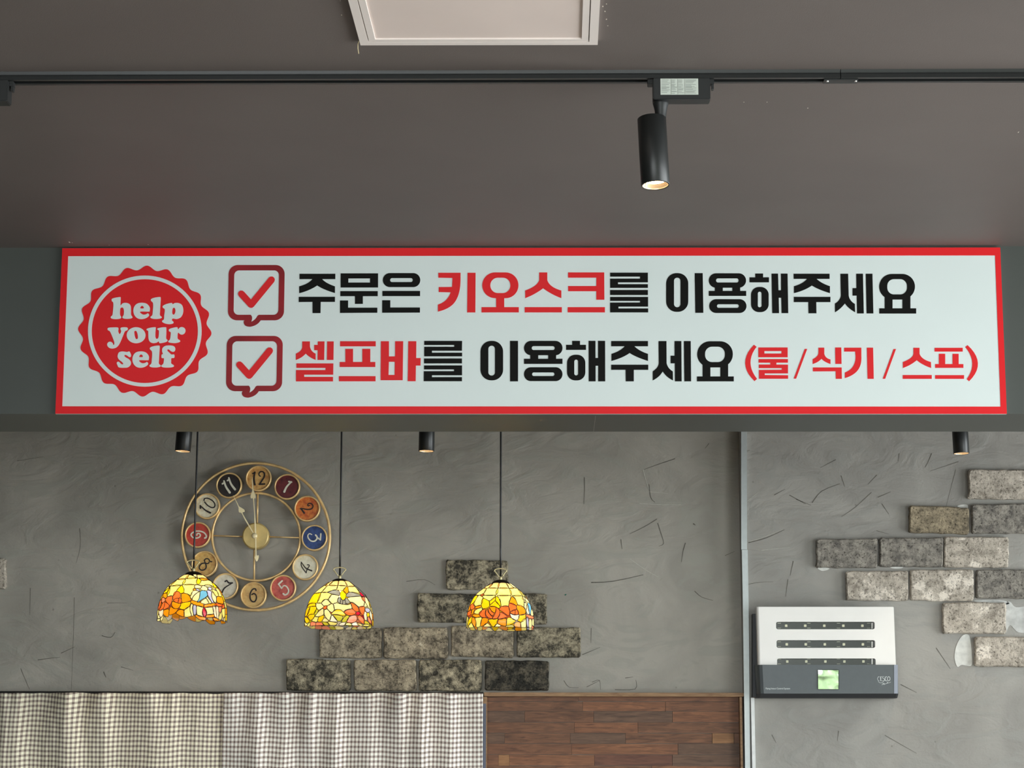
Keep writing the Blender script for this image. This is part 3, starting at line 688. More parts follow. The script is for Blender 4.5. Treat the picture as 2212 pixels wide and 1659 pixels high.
M_glow = emit('spot_led', (255, 224, 178), 24.0)
M_refl = plain('spot_reflector', (228, 206, 178), rough=0.25, metal=0.7, var=0.02)
def spot_proto():
    """track spotlight in local coordinates: root at the centre of the adapter top (ceiling rail bottom), cylinder hangs at x = LX"""
    root = empty('track_spotlight', (0, 0, 0), 'black cylinder spotlight with a white rating sticker hanging from the track', 'spotlight', 'track spotlights')
    kp = 0.875e-3          # metres per photo pixel at that distance
    MB().box((-0.055, -0.017, -0.042), (0.054, 0.017, 0.0)).build('adapter', M_blk2, root, local=True, bevel=0.0015)
    a = MB().box((-0.065, -0.010, -0.010), (-0.0552, 0.010, 0.0))
    a.build('end_clip', M_blk2, root, local=True, bevel=0.001)
    a = MB().box((0.0542, -0.008, -0.009), (0.062, 0.008, 0.0)); a.box((0.0575, -0.006, -0.0185), (0.0615, 0.006, -0.009))
    a.build('locking_lever', M_blk2, root, local=True)
    st = MB().box((-0.041, -0.0176, -0.0335), (0.031, -0.0169, -0.0015)).build('rating_sticker', plain('sticker_paper', (206, 214, 204), rough=0.6, var=0.02), root, local=True)
    pr = MB(); r = random.Random(5)
    for cxp, x0, x1 in ((0, -0.039, -0.022), (1, -0.020, -0.009), (2, -0.007, 0.004), (3, 0.007, 0.028)):
        z = -0.004
        while z > -0.031:
            w_ = (x1 - x0) * r.uniform(0.5, 1.0)
            pr.box((x0, -0.0179, z - 0.0005), (x0 + w_, -0.0176, z)); z -= r.choice((0.0016, 0.0022, 0.003))
    for x in (-0.0208, -0.0082, 0.0055): pr.box((x, -0.0179, -0.032), (x + 0.0004, -0.0176, -0.003))
    pr.build('fine_print', plain('sticker_ink', (110, 116, 110), rough=0.7), st, local=True)
    LX = -0.040
    m = MB(); m.lathe([(0.0135, -0.0415), (0.0150, -0.045), (0.0150, -0.047), (0.0125, -0.056), (0.0105, -0.070), (0.0095, -0.086), (0.009, -0.10)], (LX, 0, 0), 24)
    m.build('neck', M_blk2, root, True, local=True)
    hd = bpy.data.objects.new('lamp_head', None)
    bpy.data.objects.remove(hd)
    m = MB(); ZT, ZB_, RR_ = -0.074, -0.210, 0.0275
    m.lathe([(0.0005, ZT), (RR_ - 0.0015, ZT), (RR_, ZT - 0.0015), (RR_, ZB_ + 0.001), (RR_ - 0.001, ZB_), (RR_ - 0.0028, ZB_), (RR_ - 0.0028, ZB_ + 0.004)], (LX - 0.017, 0, 0), 40)
    head = m.build('lamp_head', M_blk, root, True, local=True)
    head.data.shade_smooth() if hasattr(head.data, 'shade_smooth') else None
    m = MB(); prof = []
    for i in range(5):
        prof += [(RR_ - 0.0030 - i * 0.0011, ZB_ + 0.001 + i * 0.0028), (RR_ - 0.0034 - i * 0.0011, ZB_ + 0.0036 + i * 0.0028)]
    m.lathe(prof, (LX - 0.017, 0, 0), 40); m.build('reflector', M_refl, head, True, local=True)
    m = MB(); n0 = 40; m.lathe([(RR_ - 0.0065, ZB_ + 0.0105), (0.0003, ZB_ + 0.0125)], (LX - 0.017, 0, 0), n0)
    m.build('led_lens', M_glow, head, True, local=True)
    return root, LX - 0.017, ZB_
spot, LXC, ZBL = spot_proto()
def copy_tree(o, parent=None):
    c = o.copy(); COL.objects.link(c); c.parent = parent
    for ch in o.children: copy_tree(ch, c)
    return c
def lamp_light(root, power, tilt=0.0):
    l = bpy.data.lights.new('spot_beam', 'SPOT'); l.energy = power; l.color = (1.0, 0.86, 0.68)
    l.spot_size = math.radians(85); l.spot_blend = 0.8; l.shadow_soft_size = 0.012
    o = bpy.data.objects.new('spot_beam', l); COL.objects.link(o); o.parent = root; o.location = (LXC, 0, ZBL - 0.004)
def turn(root, dx_deg, dy_deg):
    """tilt the lamp head about the neck"""
    for ch in root.children:
        if ch.name.startswith('lamp_head'):
            piv = Vector((LXC + 0.017, 0, -0.085))
            rot = Matrix.Rotation(math.radians(dx_deg), 4, 'X') @ Matrix.Rotation(math.radians(dy_deg), 4, 'Y')
            ch.matrix_local = Matrix.Translation(piv) @ rot @ Matrix.Translation(-piv)
ytr = (ty0 + ty1) / 2
p0 = atz(1473, 168, Z_CEIL - HT)
spot.location = (p0.x, ytr, Z_CEIL - HT)
s2 = copy_tree(spot); s2.location = (atz(20, 170, Z_CEIL - HT).x - 0.058, ytr, Z_CEIL - HT)
tag(s2, 'black track spotlight adapter cut off by the left edge of the photo', 'spotlight')
rear = []
for px, py, lab, ty in ((399, 976, 'black cylinder spotlight beside the leftmost pendant cord above the clock', 3.0),
                        (922, 975, 'black cylinder spotlight below the beam between the two right pendant cords', 0.5),
                        (2075, 980, 'black cylinder spotlight at far right above the brick slips', -1.0)):
    Y = 7.15
    p = at(px, py, Y); c = copy_tree(spot)
    zroot = p.z - ZBL
    c.location = (p.x - LXC, Y, zroot); tag(c, lab, 'spotlight'); rear.append((c, ty))
turn(spot, -4, -2.2)
for c, ty in rear: turn(c, -1.5, ty)
lamp_light(spot, 6.0)
for c, ty in rear: lamp_light(c, 9.0)
# the rear track, hidden above the beam, that carries them
zr = rear[0][0].location.z
tr2 = MB().box((XL, 7.133, zr), (XR, 7.167, max(Z_CEIL, zr + 0.01))).build('lighting_track', M_blk)
tag(tr2, 'rear black lighting track on the ceiling behind the beam', 'track')

#@@HATCH
M_hatch = plain('hatch_white', (226, 210, 202), rough=0.5, var=0.03, scale=5)
M_hatchf = plain('hatch_frame', (236, 226, 220), rough=0.4, var=0.02, scale=5)
M_gap = plain('hatch_gap', (120, 110, 104), rough=0.7)
hl, hr = atz(779, 88, Z_CEIL), atz(1291, 87, Z_CEIL)
ux = (hr - hl).normalized(); wid = (hr - hl).length
d1 = (atz(751, 0, Z_CEIL) - hl).normalized()
uy = Vector((ux.y, -ux.x, 0))          # toward the camera
uy = (uy + d1 * 0.6).normalized()
hatch = empty('access_panel', hl, 'white square framed access panel on the dark ceiling', 'access panel')
def hp(u, v, dz): return hl + ux * (u * wid) + uy * (v * wid) + Vector((0, 0, -dz))
def ringbox(name, u0, u1, v0, v1, i, z0, z1, mat, parent):
    a = [(u0, v0), (u1, v0), (u1, v1), (u0, v1)]; b = [(u0+i, v0+i), (u1-i, v0+i), (u1-i, v1-i), (u0+i, v1-i)]
    v = [hp(*q, z0) for q in a] + [hp(*q, z0) for q in b] + [hp(*q, z1) for q in a] + [hp(*q, z1) for q in b]
    f = []
    for k in range(4):
        j = (k + 1) % 4
        f += [(8 + k, 8 + j, 12 + j, 12 + k), (k, j, 8 + j, 8 + k), (4 + k, 12 + k, 12 + j, 4 + j)]
    m = MB(); m.add(v, f); return m.build(name, mat, parent)
ringbox('outer_frame', 0, 1, 0, 1, 0.036, 0.0, 0.009, M_hatchf, hatch)
ringbox('frame_groove', 0.036, 0.964, 0.036, 0.964, 0.004, 0.0, 0.004, M_gap, hatch)
ringbox('door_frame', 0.040, 0.960, 0.040, 0.960, 0.028, 0.0, 0.0085, M_hatchf, hatch)
v = [hp(u, w, z) for z in (0.0, 0.0055) for u, w in ((0.068, 0.068), (0.932, 0.068), (0.932, 0.932), (0.068, 0.932))]
m = MB(); m.add(v, [(4,5,6,7), (0,1,5,4), (1,2,6,5), (2,3,7,6), (3,0,4,7)]); m.build('door', M_hatch, hatch)
# paint flecks on the ceiling
mb = MB(); r = random.Random(11)
fl = [(1310,8,2.2),(1302,13,2.6),(1307,24,2.4),(1310,41,2.6),(1313,55,2.2),(150,523,3.4),(156,524,1.6),(236,529,1.5),(320,528,1.8),(1607,220,1.8),(1657,220,1.8),(2200,285,2.4),(1745,233,1.8),(738,32,1.8),(735,1,1.6)]
for px, py, s in fl:
    p = atz(px, py, Z_CEIL); k = 0.00085 * s * p.y / 3.9
    ring = [p + Vector((k * r.uniform(.4, .8) * math.cos(g), 2.5 * k * r.uniform(.4, .9) * math.sin(g), -0.0005)) for g in [2*PI*i/7 for i in range(7)]]
    mb.add(ring, [tuple(range(7))])
o = mb.build('paint_flecks', plain('fleck_white', (215, 208, 192), rough=0.8), ceiling); o['kind'] = 'stuff'
# loose thread hanging at the hatch corner
f_ = [at(778, 84, hl.y), at(773, 95, hl.y), at(773, 105, hl.y), at(775, 116, hl.y)]
th = MB().tube([(p.x, p.y - 0.0, p.z) for p in f_], 0.0009, 6).build('loose_thread', plain('thread_cream', (205, 190, 150), rough=0.8), hatch)

#@@CLOCK
YC = Y_WALL - 0.045
KC = (552.8, 1159.3)
ck0 = at(KC[0], KC[1], Y_WALL)
clock = empty('wall_clock', (ck0.x, Y_WALL, ck0.z), 'round open-frame antique gold wall clock with coloured number discs', 'clock')
M_gold = plain('antique_gold', (238, 200, 140), rough=0.34, metal=0.3, var=0.22, scale=35)
M_gold2 = plain('brass_plate', (206, 180, 116), rough=0.42, metal=0.4, var=0.25, scale=14)
M_hand = plain('clock_hand_brass', (250, 232, 186), rough=0.4, metal=0.3, var=0.08)
kpx = (at(KC[0] + 100, KC[1], YC) - at(KC[0], KC[1], YC)).length / 100
def circ(c, r, Y, n=72):
    return [at(c[0] + r * math.cos(2*PI*i/n), c[1] + r * math.sin(2*PI*i/n) * 0.994, Y) for i in range(n)]
def ringtube(name, c, r, Y, rad, parent, mat=M_gold, flatten=None, n=72):
    return MB().tube(circ(c, r, Y, n), rad, 8, closed=True).build(name, mat, parent, True)
ringtube('outer_ring', KC, 159.8, YC + 0.006, 3.0 * kpx, clock, n=120)
ringtube('inner_ring', (553.4, 1159.6), 95.0, YC + 0.004, 2.6 * kpx, clock, n=96)
for a, b in (((556.8, 1066), (555.4, 1131)), ((549.2, 1188), (549, 1254)), ((460.5, 1157), (525, 1159)), ((581, 1159.5), (647, 1161.5))):
    MB().tube([at(*a, YC + 0.004), at(*b, YC + 0.004)], (2.1 if a[0] > 540 and a[0] < 560 else 1.4) * kpx, 8).build('spoke', M_gold, clock, True)
# wall hook behind
MB().tube([at(553, 1000, YC + 0.006), at(553, 1002, Y_WALL + 0.002)], 0.004, 8).build('hanger', M_gold, clock)
def aged(name, base, spot_c):
    m, nt, b = newmat(name)
    tc = N(nt, 'ShaderNodeTexCoord'); nz = N(nt, 'ShaderNodeTexNoise'); nz.inputs['Scale'].default_value = 45; nz.inputs['Detail'].default_value = 6; nz.inputs['Roughness'].default_value = 0.7
    nt.links.new(tc.outputs['Object'], nz.inputs['Vector'])
    rp = N(nt, 'ShaderNodeValToRGB'); rp.color_ramp.elements[0].position = 0.36; rp.color_ramp.elements[1].position = 0.56
    rp.color_ramp.elements[0].color = lin(spot_c); rp.color_ramp.elements[1].color = lin(base)
    nt.links.new(nz.outputs['Fac'], rp.inputs[0]); nt.links.new(rp.outputs[0], b.inputs['Base Color'])
    b.inputs['Roughness'].default_value = 0.55
    return m
ZC = (320, 960, 3.95)
K1, K2, K3, K4 = (440,990,9.759), (380,1060,9.217), (440,1180,9.217), (580,1060,8.293)
INK, PALE = plain('numeral_ink', (36, 28, 26), rough=0.6), plain('numeral_cream', (232, 228, 208), rough=0.6)
DISC = [
 ((942,290), (222,178,108), (184,128,66), K1, 'i', [([(1035,322),(1078,298)],26),([(1080,290),(1060,430),(1078,555)],(30,40)),([(1198,378),(1172,362),(1168,318),(1198,284),(1250,285),(1283,330),(1272,400),(1228,470),(1182,542)],(22,34)),([(1172,548),(1285,542)],34)]),
 ((1186,362), (112,38,42), (74,26,34), K1, 'c', [([(1795,490),(1852,502)],34),([(1850,495),(1750,600),(1700,705)],(30,46))]),
 ((1357,548), (222,130,56), (176,62,28), K4, 'i', [([(738,262),(712,275),(704,250),(735,224),(780,240),(800,280),(770,325),(700,337),(620,322),(570,322)],(16,22)),([(585,322),(640,400)],28)]),
 ((1418,797), (52,78,136), (24,42,86), K4, 'c', [([(775,785),(735,770),(706,800),(715,850),(760,898),(820,905),(862,872),(870,830),(845,795)],(18,30)),([(868,835),(930,880)],26),([(930,882),(938,772)],26)]),
 ((1340,1047), (236,230,206), (214,204,170), K3, 'i', [([(1945,315),(1950,400),(2040,530)],18),([(1945,315),(2010,410),(2060,450),(2150,488)],(14,30)),([(2042,528),(2060,460),(2100,400),(2095,370),(2062,370)],18)]),
 ((1151,1225), (212,104,92), (166,62,58), K3, 'c', [([(1562,690),(1492,755)],34),([(1492,755),(1552,838)],28),([(1552,838),(1600,782),(1660,812),(1692,885),(1668,945),(1618,968),(1585,945)],(24,34))]),
 ((899,1285), (222,186,120), (196,148,90), K3, 'i', [([(1042,882),(1030,850),(990,850),(950,890),(925,960),(930,1050),(970,1102),(1020,1097),(1050,1040),(1040,972),(1000,942),(960,962)],26)]),
 ((658,1210), (230,224,206), (206,196,172), K3, 'i', [([(428,702),(460,685),(500,728),(572,730)],30),([(560,738),(440,812),(388,870),(370,915)],(20,32))]),
 ((481,1020), (218,180,104), (186,132,68), K2, 'i', [([(715,1412),(680,1408),(650,1362),(600,1355),(570,1390),(590,1440),(640,1450),(660,1425)],24),([(590,1440),(520,1450),(470,1500),(470,1550),(510,1582),(570,1570),(602,1530),(600,1480),(582,1440)],26)]),
 ((423,772), (206,72,54), (176,52,42), K2, 'c', [([(395,806),(480,806),(560,836),(603,890),(600,930),(575,942)],(26,34)),([(395,806),(322,842),(302,885),(340,930),(410,943),(470,920),(486,880),(460,852),(425,858),(418,886)],28)]),
 ((503,527), (236,230,204), (206,184,142), K2, 'i', [([(488,298),(490,348)],32),([(490,302),(590,390),(684,440)],(22,38)),([(560,195),(572,158),(640,152),(730,200),(776,270),(764,326),(706,334),(630,290),(572,225)],24)]),
 ((690,350), (46,38,36), (30,24,24), K1, 'c', [([(395,538),(440,512)],36),([(428,478),(470,600),(550,722)],(34,48)),([(500,470),(540,446)],34),([(530,412),(575,540),(660,655)],(34,48))]),
]
for i, ((zx, zy), base, sp_, cr, ink, strokes) in enumerate(DISC):
    c = (ZC[0] + zx / ZC[2], ZC[1] + zy / ZC[2])
    ctr = at(*c, YC)
    m = MB(); r_ = 25.8 * kpx
    m.lathe([(0.0002, -0.001), (r_ * 0.7, -0.001), (r_, 0.0), (r_, 0.012), (0.0002, 0.012)], ctr, 48, axis='y')
    disc = m.build('number_disc', aged('disc_paint_%d' % (i + 1), base, sp_), clock)
    m = MB(); m.lathe([(24.6*kpx, 0.002), (24.8*kpx, -0.005), (26.2*kpx, -0.008), (28.0*kpx, -0.005), (28.4*kpx, 0.0), (28.4*kpx, 0.014), (24.6*kpx, 0.014)], ctr, 48, axis='y')
    m.build('disc_rim', M_gold, disc, True)
    mb = MB()
    f3 = crop(*cr, YC - 0.0022)
    for pts, w in strokes: stroke(mb, pts, w, f3)
    mb.build('numeral', INK if ink == 'i' else PALE, disc)
m = MB(); hb = at(552.6, 1158.2, YC)
m.lathe([(0.0002, -0.012), (26 * kpx, -0.012), (28.6 * kpx, -0.009), (28.8 * kpx, 0.0), (28.8 * kpx, 0.024), (0.0002, 0.024)], hb, 56, axis='y')
hub = m.build('hub', M_gold2, clock)
m = MB(); m.lathe([(0.0002, -0.0235), (3.5 * kpx, -0.0235), (6.2 * kpx, -0.021), (6.2 * kpx, -0.012)], at(551.2, 1158.5, YC), 24, axis='y'); m.build('centre_cap', M_hand, hub, True)
def hand(name, loops, dY, cr):
    f = crop(*cr, YC - dY); mb = MB(); fill(mb, [loops], f, lambda x, y: f(x, y) + Vector((0, 0.002, 0))); return mb.build(name, M_hand, clock)
hand('minute_hand', catmull([(1027,395),(1040,560),(1055,680),(1092,780),(1088,850),(1062,860),(1085,1200),(1110,1555),(1078,1570),(1065,1200),(1040,862),(1000,848),(988,790),(1022,680),(1018,520)], True, 3), 0.019, K1)
hand('hour_hand', catmull([(632,790),(700,920),(745,1010),(800,1045),(858,1085),(860,1130),(818,1150),(900,1300),(1052,1565),(1035,1572),(870,1300),(800,1160),(748,1140),(735,1090),(735,1040),(690,930),(626,800)], True, 3), 0.016, K1)
# counterweight tail with a small heart
hand('hand_tail', catmull([(1578,900),(1600,900),(1605,1270),(1640,1280),(1650,1330),(1610,1410),(1575,1350),(1560,1310),(1585,1280)], True, 3), 0.017, K2)

#@@LAMPS
GC = {'Y': (255, 240, 140), 'y': (255, 214, 22), 'O': (252, 162, 24), 'R': (248, 122, 58), 'P': (248, 148, 112), 'W': (255, 246, 226), 'B': (112, 190, 244), 'C': (255, 246, 182),
      'V': (186, 194, 238), 'M': (214, 24, 60), 'G': (206, 204, 60), 'N': (182, 100, 34), 'X': (150, 152, 150), 'p': (255, 216, 142)}
# panes of each shade as read in an enlarged view: colour key and outline
LAMP1 = '''p 730,478 820,480 780,560 600,575
Y 825,490 900,505 1000,548 785,560
C 910,480 960,480 1005,545 950,525
p 985,480 1105,482 1165,540 1010,548
O 1030,550 1100,545 1180,575 1130,597 1060,575
p 1108,485 1230,590 1190,585 1170,545
Y 590,578 480,700 395,712 480,640 520,605
Y 600,578 775,565 740,680 490,700
Y 790,565 990,552 1000,640 1020,675 755,680
y 1010,560 1060,575 1080,620 1050,675 1015,640 1000,600
Y 1085,600 1190,585 1260,640 1310,720 1250,690 1150,690 1060,680 1085,640
y 1200,585 1300,640 1390,745 1330,730 1270,640
Y 400,715 475,710 340,820 335,790
y 470,725 440,830 335,850 345,825
y 475,725 490,780 480,850 445,890 435,830
Y 485,715 700,690 640,800 590,890 460,905 490,840 495,780
y 740,700 785,770 790,845 735,850 690,815 645,800 690,740
Y 755,690 985,685 955,830 945,890 860,855 805,845 800,770
O 430,840 440,890 430,950 335,915 350,860
y 325,820 330,900 300,965 250,1000 270,900
P 320,960 360,930 400,960 408,1000 380,1020 345,1050 325,1010
R 245,1010 315,970 320,1010 300,1130 265,1150 255,1080
P 235,1010 215,1080 215,1160 245,1180 255,1100
R 345,1060 385,1025 400,1020 405,1060 390,1130 340,1185 300,1190 280,1165 320,1130
O 325,1020 343,1060 315,1125 305,1130
R 415,965 470,920 560,905 565,1000 530,1085 480,1050 440,1010
R 420,1030 515,1095 470,1140 390,1170 405,1100
R 625,820 690,825 725,870 725,940 650,945 595,980 585,910 595,850
O 755,855 840,860 900,895 950,970 900,1010 790,1030 765,960
R 605,985 650,955 700,960 690,1035 630,1015
R 715,950 750,960 765,1010 740,1040 700,1040
O 580,1020 640,1030 690,1045 750,1055 735,1110 690,1150 620,1140 575,1090
y 770,1050 860,1030 945,1020 925,1100 840,1165 735,1145 760,1095
O 560,1120 620,1155 700,1160 640,1240 525,1275 530,1170
O 405,1185 495,1165 515,1200 510,1275 490,1315 400,1270 395,1210
O 720,1185 780,1175 825,1205 830,1305 760,1290 675,1240
Y 840,1180 930,1115 940,1190 965,1290 840,1310
W 275,1200 375,1170 380,1270 325,1335 290,1270
Y 195,1210 235,1185 260,1200 245,1290 225,1370 205,1380
C 265,1280 290,1290 320,1340 240,1350
C 235,1360 320,1350 310,1430 240,1405
C 325,1345 385,1290 390,1330 345,1405 320,1410
C 985,700 1040,690 1115,720 1100,745 1000,745
C 1140,700 1215,740 1225,790 1190,800 1110,770 1115,740
C 1165,690 1230,680 1290,705 1270,718 1200,715
O 975,760 1015,765 1010,790 975,795
V 1020,760 1085,780 1095,810 1060,805
C 985,800 1050,805 1100,810 1010,870 960,960 935,930 945,860
C 1100,830 1100,940 1065,1005 985,985 985,930 1040,860
B 1115,810 1215,810 1235,900 1150,970 1085,1025 1075,1010 1105,940
V 1235,790 1300,820 1310,910 1360,1030 1330,1025 1260,900 1225,830
C 1240,920 1325,1035 1290,1050 1235,960
C 1225,955 1280,1050 1210,1060 1135,1025
C 1320,815 1385,920 1395,1020 1365,1010 1320,910
V 1245,730 1290,745 1290,780 1245,770
Y 1310,770 1390,820 1420,890 1380,900 1330,830
Y 1350,745 1400,760 1470,900 1430,905 1390,810
O 1405,920 1470,925 1510,1000 1490,1060 1420,1030
R 1480,925 1535,1000 1530,1060 1515,1030
O 965,990 1070,1020 1185,1065 1185,1125 1070,1090 960,1050
O 1210,1075 1385,1045 1390,1105 1210,1130
R 1400,1040 1500,1070 1490,1115 1395,1095
C 960,1060 995,1075 985,1150 1010,1275 975,1285 945,1170
V 1005,1090 1055,1100 1055,1270 1020,1270 1000,1160
C 1075,1100 1180,1130 1170,1200 1190,1300 1090,1280 1070,1180
M 1190,1140 1220,1150 1250,1230 1240,1300 1215,1310 1180,1270 1175,1200
C 1215,1145 1340,1120 1360,1250 1250,1265 1245,1210
W 1350,1110 1390,1110 1420,1310 1385,1290
W 1405,1115 1440,1120 1450,1340 1425,1320
P 1450,1120 1490,1130 1475,1230 1450,1180
Y 1500,1160 1550,1150 1550,1300 1520,1330 1505,1250
Y 1490,1220 1500,1300 1480,1390 1450,1350
O 1255,1275 1365,1265 1370,1315 1235,1325
O 1050,1270 1180,1310 1230,1330 1225,1380 1140,1370 1080,1330 1040,1295
O 1370,1325 1470,1370 1480,1400 1420,1420 1380,1370
C 1535,1320 1552,1310 1545,1400 1530,1390
R 1495,1080 1535,1070 1530,1140 1505,1150'''
LAMP2 = '''p 590,700 690,620 740,612 660,690
p 670,690 745,615 845,610 835,690
p 860,605 950,608 1020,695 860,688
p 970,612 1030,612 1150,710 1040,705
Y 560,705 630,700 530,825 385,845
Y 645,703 830,700 830,770 760,785 670,825 550,828
Y 855,700 1000,705 960,790 910,790 850,775
O 1010,730 1040,735 1060,800 1065,830 1020,850 970,800 980,760
Y 1055,715 1160,720 1260,840 1150,820 1080,815
y 375,860 520,850 460,1035 345,1035 250,1065 300,960
Y 535,845 660,840 740,880 690,960 620,975 550,1035 470,1035
X 660,830 740,800 820,795 890,810 905,890 800,870 720,850
y 920,840 960,800 1010,840 1025,890 1010,960 985,985 950,960 920,900
X 1040,880 1090,830 1200,855 1290,885 1290,905 1180,915 1050,920
C 750,885 895,905 870,960 860,1025 790,1055 750,1030 700,970
X 905,940 935,960 920,1040 880,1010 875,980
X 945,975 970,990 965,1055 930,1045
X 985,995 1005,985 1030,1055 980,1060
X 1020,975 1045,950 1110,1030 1045,1050
C 1070,940 1290,910 1360,1000 1365,1090 1290,1120 1180,1030 1120,1020
M 1270,820 1340,890 1355,920 1305,900
P 1310,915 1360,930 1380,1015 1340,980
C 1370,920 1430,1000 1465,1160 1420,1080 1390,1020
C 1375,1030 1420,1090 1390,1120 1370,1090
C 560,1040 600,985 660,980 740,1055 680,1090 600,1090
C 440,1050 540,1045 600,1105 580,1135 500,1175 450,1110
R 625,1105 665,1100 670,1140 640,1170 590,1145
C 680,1110 740,1065 800,1080 815,1165 765,1220 680,1150
C 500,1220 590,1150 605,1200 600,1270 520,1305 440,1305
C 625,1180 680,1170 755,1270 740,1370 690,1360 630,1270
y 250,1130 300,1060 430,1050 425,1100 320,1110
y 240,1150 310,1130 270,1260 205,1300 210,1220
y 320,1125 435,1115 450,1160 410,1250 320,1265 250,1310
G 455,1170 495,1190 450,1270 410,1255
y 280,1310 340,1265 420,1275 400,1340 345,1375 310,1360
y 190,1330 250,1335 305,1390 270,1440 230,1430 200,1380
Y 420,1320 495,1325 470,1410 375,1395
y 510,1330 610,1285 600,1360 550,1410 495,1400
C 635,1335 710,1395 660,1410 590,1400
y 775,1240 850,1180 940,1180 1035,1270 980,1295 880,1265 780,1265
G 800,1275 900,1285 985,1310 950,1390 890,1390 840,1340
W 760,1300 800,1295 880,1400 760,1400 740,1380
G 1050,1290 1105,1310 1045,1410 970,1395
C 800,1065 860,1040 960,1070 1080,1075 1130,1060 1145,1150 1050,1180 1000,1210 940,1170 870,1165 825,1165
R 1010,1215 1070,1170 1165,1165 1225,1240 1170,1280 1080,1280
R 1130,1040 1200,1070 1260,1130 1275,1200 1220,1200 1160,1130
R 1290,1130 1340,1105 1380,1130 1370,1270 1320,1230
M 1240,1220 1290,1220 1305,1250 1280,1280 1240,1265
P 1120,1310 1220,1285 1250,1340 1230,1400 1150,1430 1065,1405
R 1275,1300 1310,1290 1370,1360 1370,1450 1310,1400 1275,1340
V 1400,1150 1440,1145 1475,1190 1440,1225 1400,1190
W 1385,1215 1420,1240 1425,1370 1400,1380 1375,1290
y 1425,1250 1460,1240 1465,1300 1435,1310
W 1480,1190 1510,1290 1515,1400 1485,1320 1475,1250
P 1440,1330 1470,1330 1510,1460 1460,1410
G 1400,1385 1450,1420 1470,1455 1395,1450
C 195,1410 230,1445 300,1430 240,1490 200,1465
Y 250,1490 320,1430 330,1470 310,1530 270,1510
P 345,1420 440,1420 440,1490 400,1530 330,1520
P 460,1430 570,1425 640,1520 550,1530 470,1500
G 590,1425 680,1425 740,1480 720,1530 650,1530
Y 700,1420 780,1415 880,1440 830,1490 790,1520 750,1530
W 940,1440 1040,1420 1000,1500 940,1510 915,1490
Y 1060,1440 1130,1440 1170,1510 1080,1530 1050,1480
W 1160,1450 1240,1420 1300,1500 1200,1520
Y 1250,1425 1350,1470 1310,1505
Y 1370,1470 1470,1465 1430,1515 1390,1510
C 1480,1440 1520,1450 1500,1470'''
